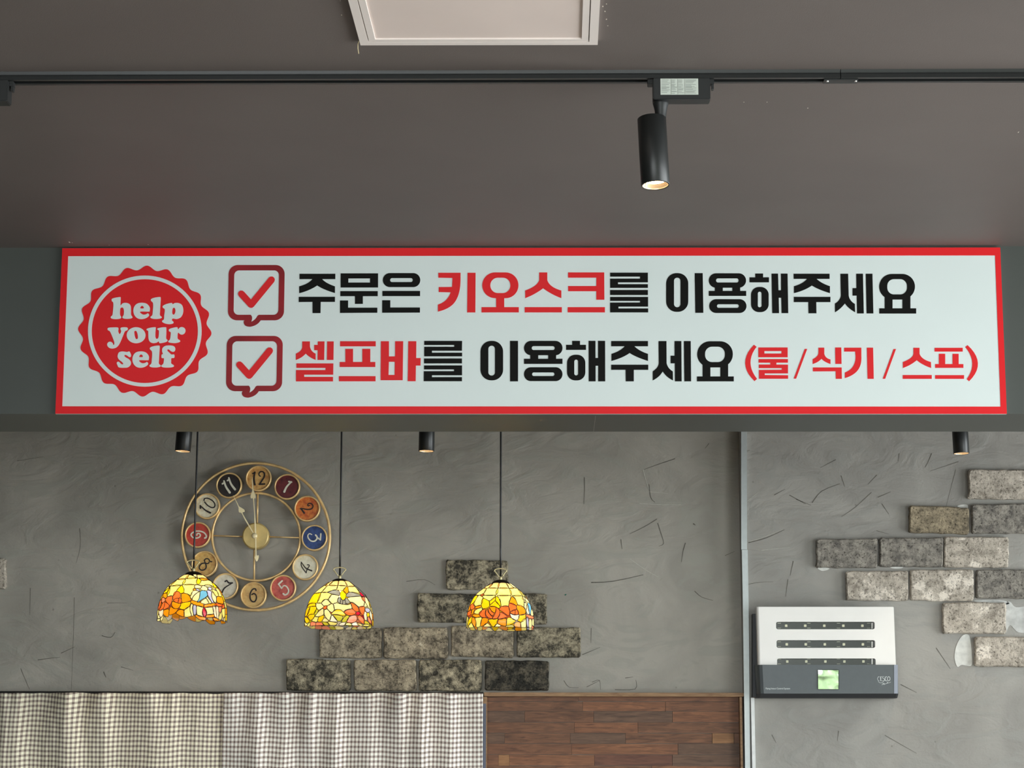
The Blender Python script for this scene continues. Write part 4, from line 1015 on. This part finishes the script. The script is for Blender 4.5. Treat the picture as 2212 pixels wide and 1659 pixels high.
LAMP3 = '''p 600,745 790,648 700,740
p 710,740 800,648 905,648 880,740
p 900,740 915,648 1035,648 1085,745
p 1110,745 1050,655 1090,660 1190,745
C 1100,655 1130,655 1250,735 1210,740
Y 590,755 660,755 600,855 450,885
Y 680,755 875,755 850,880 620,885 615,850
Y 895,755 1095,755 1140,885 870,885
Y 1120,755 1260,755 1360,890 1170,890
Y 1270,755 1320,790 1410,920 1370,895
R 550,890 600,855 615,880 570,910
y 440,900 490,895 410,1030 330,1080 380,980
Y 505,900 590,920 560,1080 440,1095 420,1060
Y 605,895 840,895 740,995 600,930
y 595,955 720,1015 720,1110 610,1150 570,1080
y 735,1010 840,915 835,985 740,1080 730,1050
y 855,915 900,940 945,1040 945,1100 870,1030 850,990
y 850,1010 935,1120 910,1145 830,1105 740,1100 780,1050
Y 880,900 1135,900 1105,1030 1090,1100 965,1100 950,1010 920,940
O 1155,920 1220,960 1270,1070 1230,1080 1115,1035 1130,980
Y 1175,900 1355,905 1395,1040 1390,1110 1290,1080 1230,950
C 1370,920 1410,930 1410,970 1370,960
C 1420,935 1490,1010 1490,1035 1430,990
R 350,1090 390,1060 430,1090 420,1150 360,1170
O 315,1100 340,1090 335,1180 290,1210
O 445,1120 545,1085 560,1120 470,1150
Y 430,1220 480,1165 580,1145 560,1220 520,1255 450,1250
O 370,1200 430,1150 420,1200 390,1265 370,1270
R 290,1220 370,1190 350,1270 290,1290
O 395,1275 520,1265 540,1320 430,1315
R 525,1250 580,1190 650,1165 640,1250 655,1325 570,1310
R 665,1200 690,1155 705,1220 760,1290 790,1310 770,1345 700,1320 660,1260
R 715,1150 740,1150 770,1210 820,1240 780,1285 720,1220
O 735,1125 840,1120 850,1170 830,1230 770,1190
R 860,1130 920,1180 930,1240 900,1310 850,1355 790,1350 840,1260 860,1190
R 920,1165 975,1110 1085,1105 1120,1190 1110,1270 1100,1290 1000,1220
R 945,1225 1070,1300 1030,1330 960,1355 900,1345 935,1280
R 1115,1045 1190,1060 1245,1100 1245,1160 1140,1205 1110,1140
R 1150,1210 1220,1175 1220,1260 1150,1240
R 1240,1175 1280,1190 1295,1250 1235,1265
O 1260,1095 1330,1090 1390,1130 1430,1210 1400,1265 1310,1270 1275,1180
W 1135,1255 1220,1285 1300,1275 1290,1350 1240,1380 1170,1340
y 1310,1290 1430,1265 1425,1340 1370,1405 1280,1390 1300,1340
C 1400,1050 1450,1050 1450,1160 1410,1130
W 1450,1080 1480,1100 1500,1260 1450,1220
B 1470,1045 1510,1060 1535,1150 1520,1270 1490,1180
C 1545,1160 1580,1250 1575,1290 1535,1280
P 1450,1270 1580,1310 1570,1355 1450,1320
y 310,1390 375,1310 370,1400 320,1480 300,1470
Y 265,1330 300,1330 290,1420 280,1530 262,1470
O 390,1330 440,1350 460,1430 440,1510 390,1430
Y 450,1345 575,1330 540,1500 475,1520 470,1420
O 590,1345 690,1345 700,1400 640,1470 555,1490
y 720,1370 890,1355 880,1430 810,1510 740,1430
O 905,1370 1050,1350 1055,1470 1010,1490 890,1440
y 1070,1370 1110,1325 1200,1360 1240,1395 1150,1460 1070,1475
O 1210,1470 1260,1415 1330,1435 1335,1550 1260,1530
Y 1345,1430 1430,1350 1430,1550 1350,1555
V 1450,1330 1480,1335 1490,1500 1460,1490
C 1500,1370 1545,1380 1545,1540 1500,1530
C 1560,1370 1595,1370 1590,1490 1560,1480
Y 320,1490 360,1430 410,1520 370,1535 330,1530
C 620,1495 690,1440 770,1525 690,1530
C 820,1520 880,1450 950,1495 850,1540
Y 1060,1490 1180,1480 1215,1540 1120,1560 1060,1530
Y 1410,1560 1480,1530 1550,1570 1460,1580
P 1555,1490 1580,1500 1570,1560 1550,1540'''
PROF = [(0, .27), (.05, .37), (.108, .463), (.18, .59), (.247, .70), (.344, .80), (.45, .872), (.548, .925), (.64, .963), (.73, .988), (.85, 1.0), (1.0, 1.0), (1.1, 0.995)]
def prof(t):
    if t <= 0: return PROF[0][1]
    for (a, ra), (b, rb) in zip(PROF, PROF[1:]):
        if t <= b: return ra + (rb - ra) * (t - a) / (b - a)
    return PROF[-1][1]
M_lead = plain('lead_came', (44, 18, 10), rough=0.5, metal=0.3, var=0.15, scale=80)
M_cap = plain('bronze_cap', (34, 27, 22), rough=0.4, metal=0.5, var=0.1)
M_brass = plain('lamp_brass', (206, 194, 150), rough=0.3, metal=0.6, var=0.1)
M_cord = plain('black_cord', (20, 20, 22), rough=0.35, var=0.05)
M_bulb = emit('bulb_glow', (255, 222, 150), 3.0)
YL = 6.4
def pendant(zx, pieces, cxz, ytop, ybot, Rz, cap, cord_top_px, label, bulbdx):
    zc = (zx, 1190, 9.215)
    toP = lambda x, y: (zc[0] + x / zc[2], zc[1] + y / zc[2])
    ctr = at(*toP(cxz, ybot), YL); zt = at(*toP(cxz, ytop), YL).z; zbm = ctr.z; Hh = zt - zbm
    Rm = (at(*toP(cxz + Rz, ybot), YL) - ctr).length
    root = empty('pendant_lamp', ctr, label, 'pendant lamp', 'stained glass pendant lamps')
    def dome(az, t, dr=0.0):
        r = prof(t) * Rm + dr
        return Vector((ctr.x + r * math.sin(az), ctr.y - r * math.cos(az), zt - t * Hh + dr * 0.3))
    def unwrap(x, y):
        t = (y - ytop) / (ybot - ytop); az = 0
        for _ in range(5):
            rr_ = prof(max(0, min(1.1, t))); q = max(-0.985, min(0.985, (x - cxz) / (Rz * rr_))); az = math.asin(q)
            t = (y + 50 * rr_ * math.cos(az) * Rz / 680 - ytop) / (ybot - ytop)
        return az, max(0.0, min(1.03, t))
    cells = []
    for ln in pieces.splitlines():
        q = ln.split(); loop = [tuple(float(a) for a in w.split(',')) for w in q[1:]]
        gx = sum(p[0] for p in loop) / len(loop); gy = sum(p[1] for p in loop) / len(loop)
        def grow(p):
            d = math.hypot(p[0] - gx, p[1] - gy) or 1
            return (p[0] + (p[0] - gx) / d * 4, p[1] + (p[1] - gy) / d * 4)
        uv = [unwrap(*grow(p)) for p in catmull(loop, True, 3)]
        cells.append((q[0], uv)); cells.append((q[0], [(PI - a, t) for a, t in uv]))
    for sgn in (-1, 1):
        for k in range(7):
            t0, t1 = 0.02 + 0.14 * k, 0.02 + 0.14 * (k + 1)
            cells.append(('yYO'[k % 3], [(sgn * math.radians(a), t) for a, t in ((79, t0), (101, t0), (101, t1), (90, t1), (79, t1))]))
    lead = MB(); panes = []
    for key, uv in cells:
        tri = tessellate_polygon([[Vector((a * 0.9, -t, 0)) for a, t in uv]])
        n = len(uv)
        v = [dome(a, t, 0.0006) for a, t in uv] + [dome(a, t, -0.0014) for a, t in uv]
        c = sum(v[:n], Vector()) / n - ctr; f, mi = [], []
        for q in tri:
            nr = (v[q[1]] - v[q[0]]).cross(v[q[2]] - v[q[0]])
            if nr.dot(Vector((c.x, c.y, 0.02))) < 0: q = q[::-1]
            f.append(tuple(q)); mi.append(0); f.append(tuple(i + n for i in q[::-1])); mi.append(1)
        panes.append((key, v, f, mi))
        lead.tube([dome(a, t, 0.0010) for a, t in uv], 0.00085, 4, closed=True)
    shade = lead.build('shade_leading', M_lead, root, True)
    for key, v, f, mi in panes:
        mesh('glass_pane', v, f, glass_mats(key, GC[key]), shade, False, mi)
    # cap, stem, loop, cord
    cx0, cx1, cyt, cyb = cap
    ztop = at(*toP(cxz, cyt), YL).z; zcb = at(*toP(cxz, cyb), YL).z; rc = (cx1 - cx0) / 2 / Rz * Rm
    m = MB(); m.lathe([(rc, zcb - 0.004), (rc * 0.985, zcb), (rc * 0.8, zcb + (ztop - zcb) * 0.5), (rc * 0.5, zcb + (ztop - zcb) * 0.85), (rc * 0.18, ztop), (0.0003, ztop)], (ctr.x, ctr.y, 0), 36)
    capo = m.build('cap', M_cap, root, True)
    k = Rm / Rz
    m = MB(); m.lathe([(0.0003, ztop + 60 * k), (30 * k, ztop + 60 * k), (32 * k, ztop + 52 * k), (32 * k, ztop - 0.001)], (ctr.x, ctr.y, 0), 20)
    m.build('stem', M_brass, capo, True)
    lp = [(-30, 45), (-95, 140), (-120, 165), (-105, 195), (-50, 212), (0, 216), (50, 212), (105, 195), (120, 165), (95, 140), (30, 45)]
    MB().tube([Vector((ctr.x + a * k, ctr.y - 0.010, ztop + b * k)) for a, b in catmull(lp, False, 3)], 13 * k, 8).build('hanging_loop', M_brass, capo, True)
    top = at(*cord_top_px, YL)
    d = (top - Vector((ctr.x, ctr.y, ztop)));  s = (Z_CEIL - ztop) / d.z
    MB().tube([Vector((ctr.x, ctr.y, ztop + 40 * k)) + d * (s * q / 8) * ((Z_CEIL - ztop - 40 * k) / (Z_CEIL - ztop)) for q in range(9)], 0.0029, 8).build('cord', M_cord, root, True)
    bm = bmesh.new(); bmesh.ops.create_uvsphere(bm, u_segments=16, v_segments=10, radius=0.013)
    bc = Vector((ctr.x + bulbdx, ctr.y, zbm + Hh * 0.74))
    mesh('bulb', [v.co + bc for v in bm.verts], [tuple(v.index for v in f.verts) for f in bm.faces], M_bulb, root, True); bm.free()
    l = bpy.data.lights.new('lamp_bulb_light', 'POINT'); l.energy = LAMP_W; l.color = (1.0, 0.90, 0.68); l.shadow_soft_size = 0.02
    o = bpy.data.objects.new('lamp_bulb_light', l); COL.objects.link(o); o.parent = root; o.location = (bulbdx, -0.0, Hh * 0.5)
LAMP_W = 0.6
pendant(320, LAMP1, 875, 478, 1395, 680, (725, 1105, 405, 490), (427, 935), 'stained glass pendant lamp with a blue bird in front of the clock', 0.0)
pendant(640, LAMP2, 850, 606, 1500, 678, (680, 1030, 550, 615), (738, 935), 'stained glass pendant lamp with a yellow hummingbird just right of the clock', 0.0)
pendant(980, LAMP3, 930, 642, 1530, 676, (750, 1130, 572, 650), (1082, 935), 'stained glass pendant lamp with orange roses in front of the brick slips', 0.0)

#@@TRAP
YT = Y_RWALL - 0.085           # white cover face
YB = Y_RWALL - 0.105           # grey body face
Z = (1560, 1280, 4.376)
tq = at(1785, 1500, Y_RWALL)
trap = empty('insect_trap', (tq.x, Y_RWALL, tq.z), 'white and dark grey wall mounted insect trap with three slots', 'insect trap')
M_tw = plain('trap_white', (246, 243, 238), rough=0.28, var=0.02, scale=10)
M_tg = plain('trap_grey', (84, 90, 93), rough=0.35, var=0.04, scale=60)
M_tgb = plain('trap_bezel', (150, 156, 170), rough=0.3, var=0.03)
M_td = plain('trap_dark', (44, 46, 52), rough=0.5, var=0.05)
def zat(x, y, Y): return at(Z[0] + x / Z[2], Z[1] + y / Z[2], Y)
def extrude_y(loops, Yf, Yb, name, mat, parent, rnd=0.0):
    mb = MB(); fill(mb, loops, lambda x, y: zat(x, y, Yf), lambda x, y: Vector((zat(x, y, Yf).x, Yb, zat(x, y, Yf).z)))
    return mb.build(name, mat, parent)
# backplate against the wall, dark to stand in for the shadow beside the cover
extrude_y([R(290, 200, 1610, 985)], Y_RWALL - 0.05, Y_RWALL, 'back_plate', M_td, trap)
cover = extrude_y([path([(352, 135), (1612, 135), ('q', 1622, 135, 1622, 145), (1643, 690), (366, 690)]), RR(510, 276, 1442, 347, 16), RR(514, 450, 1446, 523, 16), path([(520, 690), (520, 638), ('q', 520, 623, 535, 623), (1437, 623), ('q', 1450, 623, 1450, 638), (1450, 690)])], YT, Y_RWALL - 0.045, 'cover', M_tw, trap) if False else None
# cover face in bands so that the slots are real openings
mb = MB()
fz = lambda x, y: zat(x, y, YT)
bz = lambda x, y: Vector((zat(x, y, YT).x, YT + 0.02, zat(x, y, YT).z))
fill(mb, [path([(350, 135), (1610, 135), ('q', 1622, 135, 1622, 146), (1645, 760), (368, 760)]), RR(510, 276, 1442, 347, 18), RR(514, 450, 1446, 523, 18), RR(519, 623, 1451, 735, 18)], fz, bz)
cover = mb.build('cover', M_tw, trap)
# rounded left cheek and right cheek of the cover
mb = MB(); cs = []
for (x, y) in ((350, 135), (368, 760)):
    base = zat(x, y, YT); e = []
    for i in range(9):
        g = PI / 2 * i / 8; e.append(base + Vector((-0.010 * math.sin(g), 0.010 * (1 - math.cos(g)), 0)))
    e.append(Vector((e[-1].x, Y_RWALL - 0.04, base.z))); cs.append(e)
k = len(cs[0]); mb.add(cs[0] + cs[1], [(i, i + 1, k + i + 1, k + i) for i in range(k - 1)])
mb.build('cover_cheek', M_tw, trap, True)
# LED strips in the slots
M_strip = plain('trap_strip_glossy', (26, 30, 28), rough=0.22, var=0.2, scale=12, spec=0.8)
M_led = plain('led_chip', (222, 220, 190), rough=0.4)
for (y0, y1, x0, x1) in ((262, 360, 495, 1460), (438, 535, 500, 1465), (610, 745, 505, 1470)):
    st = extrude_y([R(x0, y0, x1, y1)], YT + 0.021, YT + 0.026, 'led_strip', M_strip, trap)
    cyq = {262: 314, 438: 490, 610: 652}[y0]
    for xq in (605, 785, 965, 1145, 1325):
        xo = xq + {262: 0, 438: 5, 610: 10}[y0]
        extrude_y([RR(xo - 11, cyq - 12, xo + 12, cyq + 11, 4, 3)], YT + 0.018, YT + 0.021, 'led_chip', M_led, st)
    m = MB()
    for xo in (540, 820, 1100, 1385):
        for yy in (cyq - 24, cyq + 22): fill(m, [R(xo - 16, yy - 2, xo + 16, yy + 2)], lambda x, y: zat(x, y, YT + 0.0205))
    m.build('solder_pads', plain('solder_pad', (190, 192, 170), rough=0.4), st)['kind'] = 'stuff'
    extrude_y([R(1412, cyq - 28, 1424, cyq + 27)], YT + 0.012, YT + 0.021, 'end_clip', M_tw, st)
# lower body
mb = MB(); prof2 = [(1668, 683, 0.022), (1660, 683, 0.006), (1640, 683, 0.0), (380, 683, 0.0), (352, 683, 0.004), (334, 683, 0.014), (320, 683, 0.03)]
top, bot = [], []
for x, y, dy in prof2:
    q = zat(x, y, YB); top.append(Vector((q.x, YB + dy, q.z)))
    q2 = zat(x + (8 if x > 1000 else 14), 955, YB); bot.append(Vector((q2.x, YB + dy, q2.z)))
kk = len(top)
def back(l, dz=0.0, y=Y_RWALL - 0.002): return [Vector((l[0].x, y, l[0].z + dz)), Vector((l[-1].x, y, l[-1].z + dz))]
low = [p + Vector((0, 0.028, -0.014)) for p in bot]
vs_ = top + bot + low
mb.add(vs_, [(i, i + 1, kk + i + 1, kk + i) for i in range(kk - 1)])
body = mb.build('body', M_tg, trap)
m = MB(); m.add(bot + low + [Vector((low[0].x, Y_RWALL, low[0].z)), Vector((low[-1].x, Y_RWALL, low[-1].z))], [(i, i + 1, kk + i + 1, kk + i) for i in range(kk - 1)] + [tuple(range(2*kk - 1, kk - 1, -1)) + (2*kk, 2*kk + 1)])
m.build('under_tray', M_td, trap)
bt = [Vector((top[0].x, Y_RWALL, top[0].z)), Vector((top[-1].x, Y_RWALL, top[-1].z)), Vector((bot[0].x, Y_RWALL, bot[0].z)), Vector((bot[-1].x, Y_RWALL, bot[-1].z))]
m = MB(); m.add(top + bt[:2], [tuple(range(kk)) + (kk + 1, kk)]); m.add([top[0], bot[0], bt[2], bt[0]], [(0,1,2,3)]); m.add([top[-1], bot[-1], bt[3], bt[1]], [(0,1,2,3)])
m.build('body_shell', M_tg, trap)
extrude_y([R(1625, 683, 1660, 955)], YB - 0.0012, YB + 0.004, 'side_bezel', M_tgb, body)
M_mirror = plain('mirror_window', (225, 235, 225), rough=0.06, metal=1.0, var=0.02)
win = extrude_y([RR(900, 726, 1108, 920, 18)], YB - 0.0015, YB + 0.002, 'window_frame', M_td, body)
mb = MB(); r = random.Random(2)
nx_, ny_ = 8, 8
for j in range(ny_ + 1):
    for i in range(nx_ + 1):
        q = zat(907 + 192 * i / nx_, 733 + 180 * j / ny_, YB - 0.0032); mb.v.append(q + Vector((0, r.uniform(-1, 1) * 0.00022, 0)))
for j in range(ny_):
    for i in range(nx_): a = j * (nx_ + 1) + i; mb.f.append((a, a + 1, a + nx_ + 2, a + nx_ + 1))
mb.build('window_pane', M_mirror, win, True)
# lettering on the body
M_ink = plain('trap_print', (226, 232, 230), rough=0.5)
f3 = crop(1860, 1440, 27.65, YB - 0.0008); mb = MB()
for pts, w in [([(1085,612),(1020,622),(985,720),(1012,820),(1092,848)],(34,22)),([(1162,600),(1180,850)],46),([(1150,602),(1232,606)],18),([(1180,725),(1228,720)],18),([(1180,848),(1268,838)],20),
               ([(1385,606),(1300,598),(1240,615),(1300,680),(1390,750),(1405,800),(1370,850),(1300,850)],(18,34)),([(1540,612),(1465,622),(1432,720),(1462,835),(1550,842)],36),
               ([(1655,600),(1585,660),(1580,780),(1655,848),(1728,780),(1722,660)],36),([(1020,885),(1100,950),(1190,970),(1280,945),(1330,890)],(20,24)),
               ([(1250,1100),(1310,1000),(1345,1070),(1372,975),(1395,1065),(1450,1015),(1485,1032),(1530,990),(1560,1005),(1580,905),(1605,990),(1650,960),(1700,962),(1770,920)],22)]:
    w = w * 0.72 if not isinstance(w, tuple) else (w[0] * 0.72, w[1] * 0.72)
    if pts[0] == (1655, 600): stroke(mb, pts, w, f3, True, True)
    else: stroke(mb, pts, w, f3)
mb.build('lettering', M_ink, body)
tcu = bpy.data.curves.new('small_print', 'FONT'); tcu.body = 'Flying Insect Control System'; tcu.size = 0.0075; tcu.space_character = 0.95
to = bpy.data.objects.new('small_print_source', tcu); COL.objects.link(to)
dg = bpy.context.evaluated_depsgraph_get(); tme = to.evaluated_get(dg).to_mesh()
xs = [v.co.x for v in tme.vertices]; tw = max(xs) - min(xs)
a0 = zat(412, 914, YB - 0.0008); a1 = zat(642, 914, YB - 0.0008); s_t = (a1.x - a0.x) / tw
mesh('small_print', [Vector((a0.x + (v.co.x - min(xs)) * s_t, YB - 0.0008, a0.z + v.co.y * s_t)) for v in tme.vertices], [tuple(p.vertices) for p in tme.polygons], M_ink, body)
bpy.data.objects.remove(to); bpy.data.curves.remove(tcu)

#@@WOOD
YW = Y_WALL - 0.055            # front of the frame
YP_ = Y_WALL - 0.012           # face of the panel
wq = at(1326, 1500, Y_WALL)
panel = empty('wooden_panel', (wq.x, Y_WALL, wq.z - 0.1), 'framed panel of brown wooden staves at the bottom of the wall', 'wooden panel')
M_fr = wood_mat('frame_oak', (120, 88, 62), (168, 134, 98), 3)
def woodbar(a, b, name, Y0, Y1, mat, parent):
    p, q = at(*a, Y0), at(*b, Y0)
    return MB().box((p.x, Y0, q.z), (q.x, Y1, p.z)).build(name, mat, parent, bevel=0.0015)
woodbar((1045, 1495.5), (1607, 1505), 'top_rail', YW, Y_WALL, M_fr, panel)
woodbar((1597.5, 1505.2), (1608.5, 1850), 'side_stile', YW, Y_WALL, M_fr, panel)
woodbar((1042, 1505.2), (1050.5, 1850), 'side_stile', YW, Y_WALL, M_fr, panel)
V_ = (1020, 1460, 3.352)
ROWS = [(140, 186, [(80, 770, 'b'), (770, 1960, 'c')]), (186, 257, [(80, 800, 'b'), (800, 1400, 'o'), (1400, 1960, 'c')]), (257, 336, [(80, 380, 'd'), (380, 880, 'b'), (880, 1450, 'd'), (1450, 1960, 'o')]),
        (336, 415, [(80, 740, 'b'), (740, 1200, 'o'), (1200, 1960, 'b')]), (415, 491, [(80, 235, 'd'), (235, 710, 'b'), (710, 1110, 'd'), (1110, 1738, 'b'), (1738, 1896, 'y'), (1896, 1960, 'b')]),
        (491, 571, [(80, 720, 'c'), (720, 1490, 'o'), (1490, 1960, 'd')]), (571, 651, [(80, 190, 'c'), (190, 270, 'y'), (270, 885, 'o'), (885, 1450, 'r'), (1450, 1960, 'd')]),
        (651, 731, [(80, 600, 'b'), (600, 1300, 'c'), (1300, 1960, 'o')]), (731, 811, [(80, 900, 'o'), (900, 1500, 'b'), (1500, 1960, 'd')]), (811, 891, [(80, 500, 'd'), (500, 1200, 'c'), (1200, 1960, 'b')]),
        (891, 971, [(80, 800, 'b'), (800, 1960, 'o')]), (971, 1051, [(80, 1100, 'c'), (1100, 1960, 'd')]), (1051, 1131, [(80, 700, 'o'), (700, 1960, 'b')])]
WC = {'b': ((82, 55, 40), (134, 92, 66)), 'c': ((88, 57, 41), (138, 94, 67)), 'o': ((96, 61, 43), (150, 101, 70)), 'd': ((78, 57, 45), (120, 91, 72)), 'y': ((118, 82, 52), (166, 120, 80)), 'r': ((82, 51, 41), (126, 83, 64))}
WM = {}
wi = 0
for y0, y1, segs in ROWS:
    for x0, x1, k in segs:
        wi += 1; key = (k, wi % 3)
        if key not in WM: WM[key] = wood_mat('stave_%s_%d' % key, *WC[k], wi)
        a = at(V_[0] + x0 / V_[2], V_[1] + y0 / V_[2], YP_); b = at(V_[0] + x1 / V_[2], V_[1] + y1 / V_[2], YP_)
        g = 0.0004
        yf = YP_ - random.uniform(0, 0.0008)
        MB().box((a.x + g, yf, b.z + g), (b.x - g, Y_WALL, a.z - g)).build('stave', WM[key], panel)

#@@CURTAINS
YCU = Y_WALL - 0.075
def curtain(name, px0, px1, pleats, mat, label, seed, dY=0.0):
    r = random.Random(seed); nX, nZ = 360, 44
    pa, pb = at(px0, 1497, YCU), at(px1, 1497, YCU)
    zt_, zb_ = pa.z, at(px0, 1860, YCU).z
    Wd = pb.x - pa.x
    root = None
    v, uv, ref = [], [], {}
    pl = [((p - px0) / (px1 - px0), a, w, d) for p, a, w, d in pleats]
    for j in [nZ // 2] + list(range(nZ + 1)):
        tz = j / nZ; z = zt_ + (zb_ - zt_) * tz
        arc = 0; prev = None
        spread = 1 + 1.2 * min(1, tz * 3)
        for i in range(nX + 1):
            s = i / nX
            dpt = 0; sx = 0
            for c, a, w, d in pl:
                q = (s - c - d * tz) / (w * spread)
                if abs(q) < 4:
                    # a lapped fold: steep on one side, gentle on the other
                    e = math.exp(-q * q * (3.0 if q > 0 else 0.5))
                    dpt += 2.3 * a * e * (1 + 0.3 * math.sin(tz * 7 + c * 40))
            dpt += 0.006 * mnoise.noise(Vector((s * 9 + seed, tz * 2.5, 0))) * (0.4 + tz) + 0.0025 * mnoise.noise(Vector((s * 40, tz * 9, seed)))
            p = Vector((pa.x + Wd * s, YCU + dY - dpt, z + (0.0035 * mnoise.noise(Vector((s * 14, 0, seed))) if j == 0 else 0.002 * mnoise.noise(Vector((s * 14, tz * 6, seed + 4))))))
            if prev is not None: arc += math.hypot(p.x - prev.x, (p.y - prev.y) * 0.8)
            prev = p
            if i not in ref or len(ref) <= nX: ref[i] = arc; continue
            v.append(p); uv.append((0.6 * ref[i] + 0.4 * Wd * s * ref[nX] / Wd + 0.12 * dpt + seed * 0.1, z + 0.15 * dpt + 0.004 * mnoise.noise(Vector((s * 6, tz * 2, seed + 9)))))
    f = [(j * (nX + 1) + i, j * (nX + 1) + i + 1, (j + 1) * (nX + 1) + i + 1, (j + 1) * (nX + 1) + i) for j in range(nZ) for i in range(nX)]
    o = mesh(name, v, f, mat, None, True)
    ul = o.data.uv_layers.new(name='UVMap')
    for lp in o.data.loops: ul.data[lp.index].uv = uv[lp.vertex_index]
    so = o.modifiers.new('thickness', 'SOLIDIFY'); so.thickness = 0.0012; so.offset = 1
    return tag(o, label, 'curtain')
M_g1 = gingham('gingham_cream', (252, 248, 224), (186, 172, 158), 0)
M_g2 = gingham('gingham_white', (254, 254, 246), (192, 178, 170), 0)
curtain('curtain', -30, 485.5, [(12,.008,.03,.0),(42,.012,.03,.005),(150,.018,.04,-.02),(168,.010,.02,.01),(228,.014,.04,0),(330,.016,.05,.005),(373,.008,.03,0),(440,.006,.05,0)], M_g1, 'cream and brown gingham curtain at the left edge of the wall', 1, 0.004)
curtain('curtain', 484, 1043.5, [(505,.006,.03,0),(560,.014,.022,0.004),(620,.018,.03,-.015),(676,.016,.022,-.012),(731,.014,.02,-.012),(800,.012,.03,.0),(868,.022,.028,-.02),(914,.018,.02,-.008),(975,.016,.026,-.014),(1035,.004,.03,0)], M_g2, 'white and brown gingham curtain between the cream curtain and wooden panel', 2, 0.0)
ra, rb = at(-60, 1496.5, YCU + 0.012), at(1044, 1495.5, YCU + 0.012)
rod = MB().tube([Vector((ra.x, YCU + 0.012, rb.z - 0.003)), Vector((rb.x, YCU + 0.012, rb.z - 0.003))], 0.0042, 10).build('curtain_rail', plain('rail_black', (26, 25, 24), rough=0.5))
tag(rod, 'thin black rail along the top of the gingham curtains', 'curtain rail')
# blue-grey strip seen in the gap between curtain and panel
p, q = at(1043.5, 1520, Y_WALL - 0.058), at(1048.5, 1850, Y_WALL - 0.058)
gp = MB().box((p.x, Y_WALL - 0.062, q.z), (q.x, Y_WALL - 0.0555, p.z)).build('edge_strip', plain('strip_blue_grey', (74, 78, 98), rough=0.4, var=0.25, scale=12), panel)
# scrap of green foil stuck on the wall
p = at(1222, 1285, Y_WALL); k = 0.0016
mb = MB(); mb.add([p + Vector((-2.2*k, -0.0015, 0.6*k)), p + Vector((-0.3*k, -0.003, 1.8*k)), p + Vector((2.1*k, -0.002, 1.2*k)), p + Vector((1.0*k, -0.004, -0.6*k)), p + Vector((-1.8*k, -0.002, -1.9*k)), p + Vector((0, 0.0, 0))], [(0,1,2,3,4), (0,5,1), (1,5,2), (2,5,3), (3,5,4), (4,5,0)])
tag(mb.build('foil_scrap', plain('green_foil', (28, 112, 92), rough=0.25, metal=0.3)), 'tiny scrap of green foil stuck on the grey wall', 'scrap')
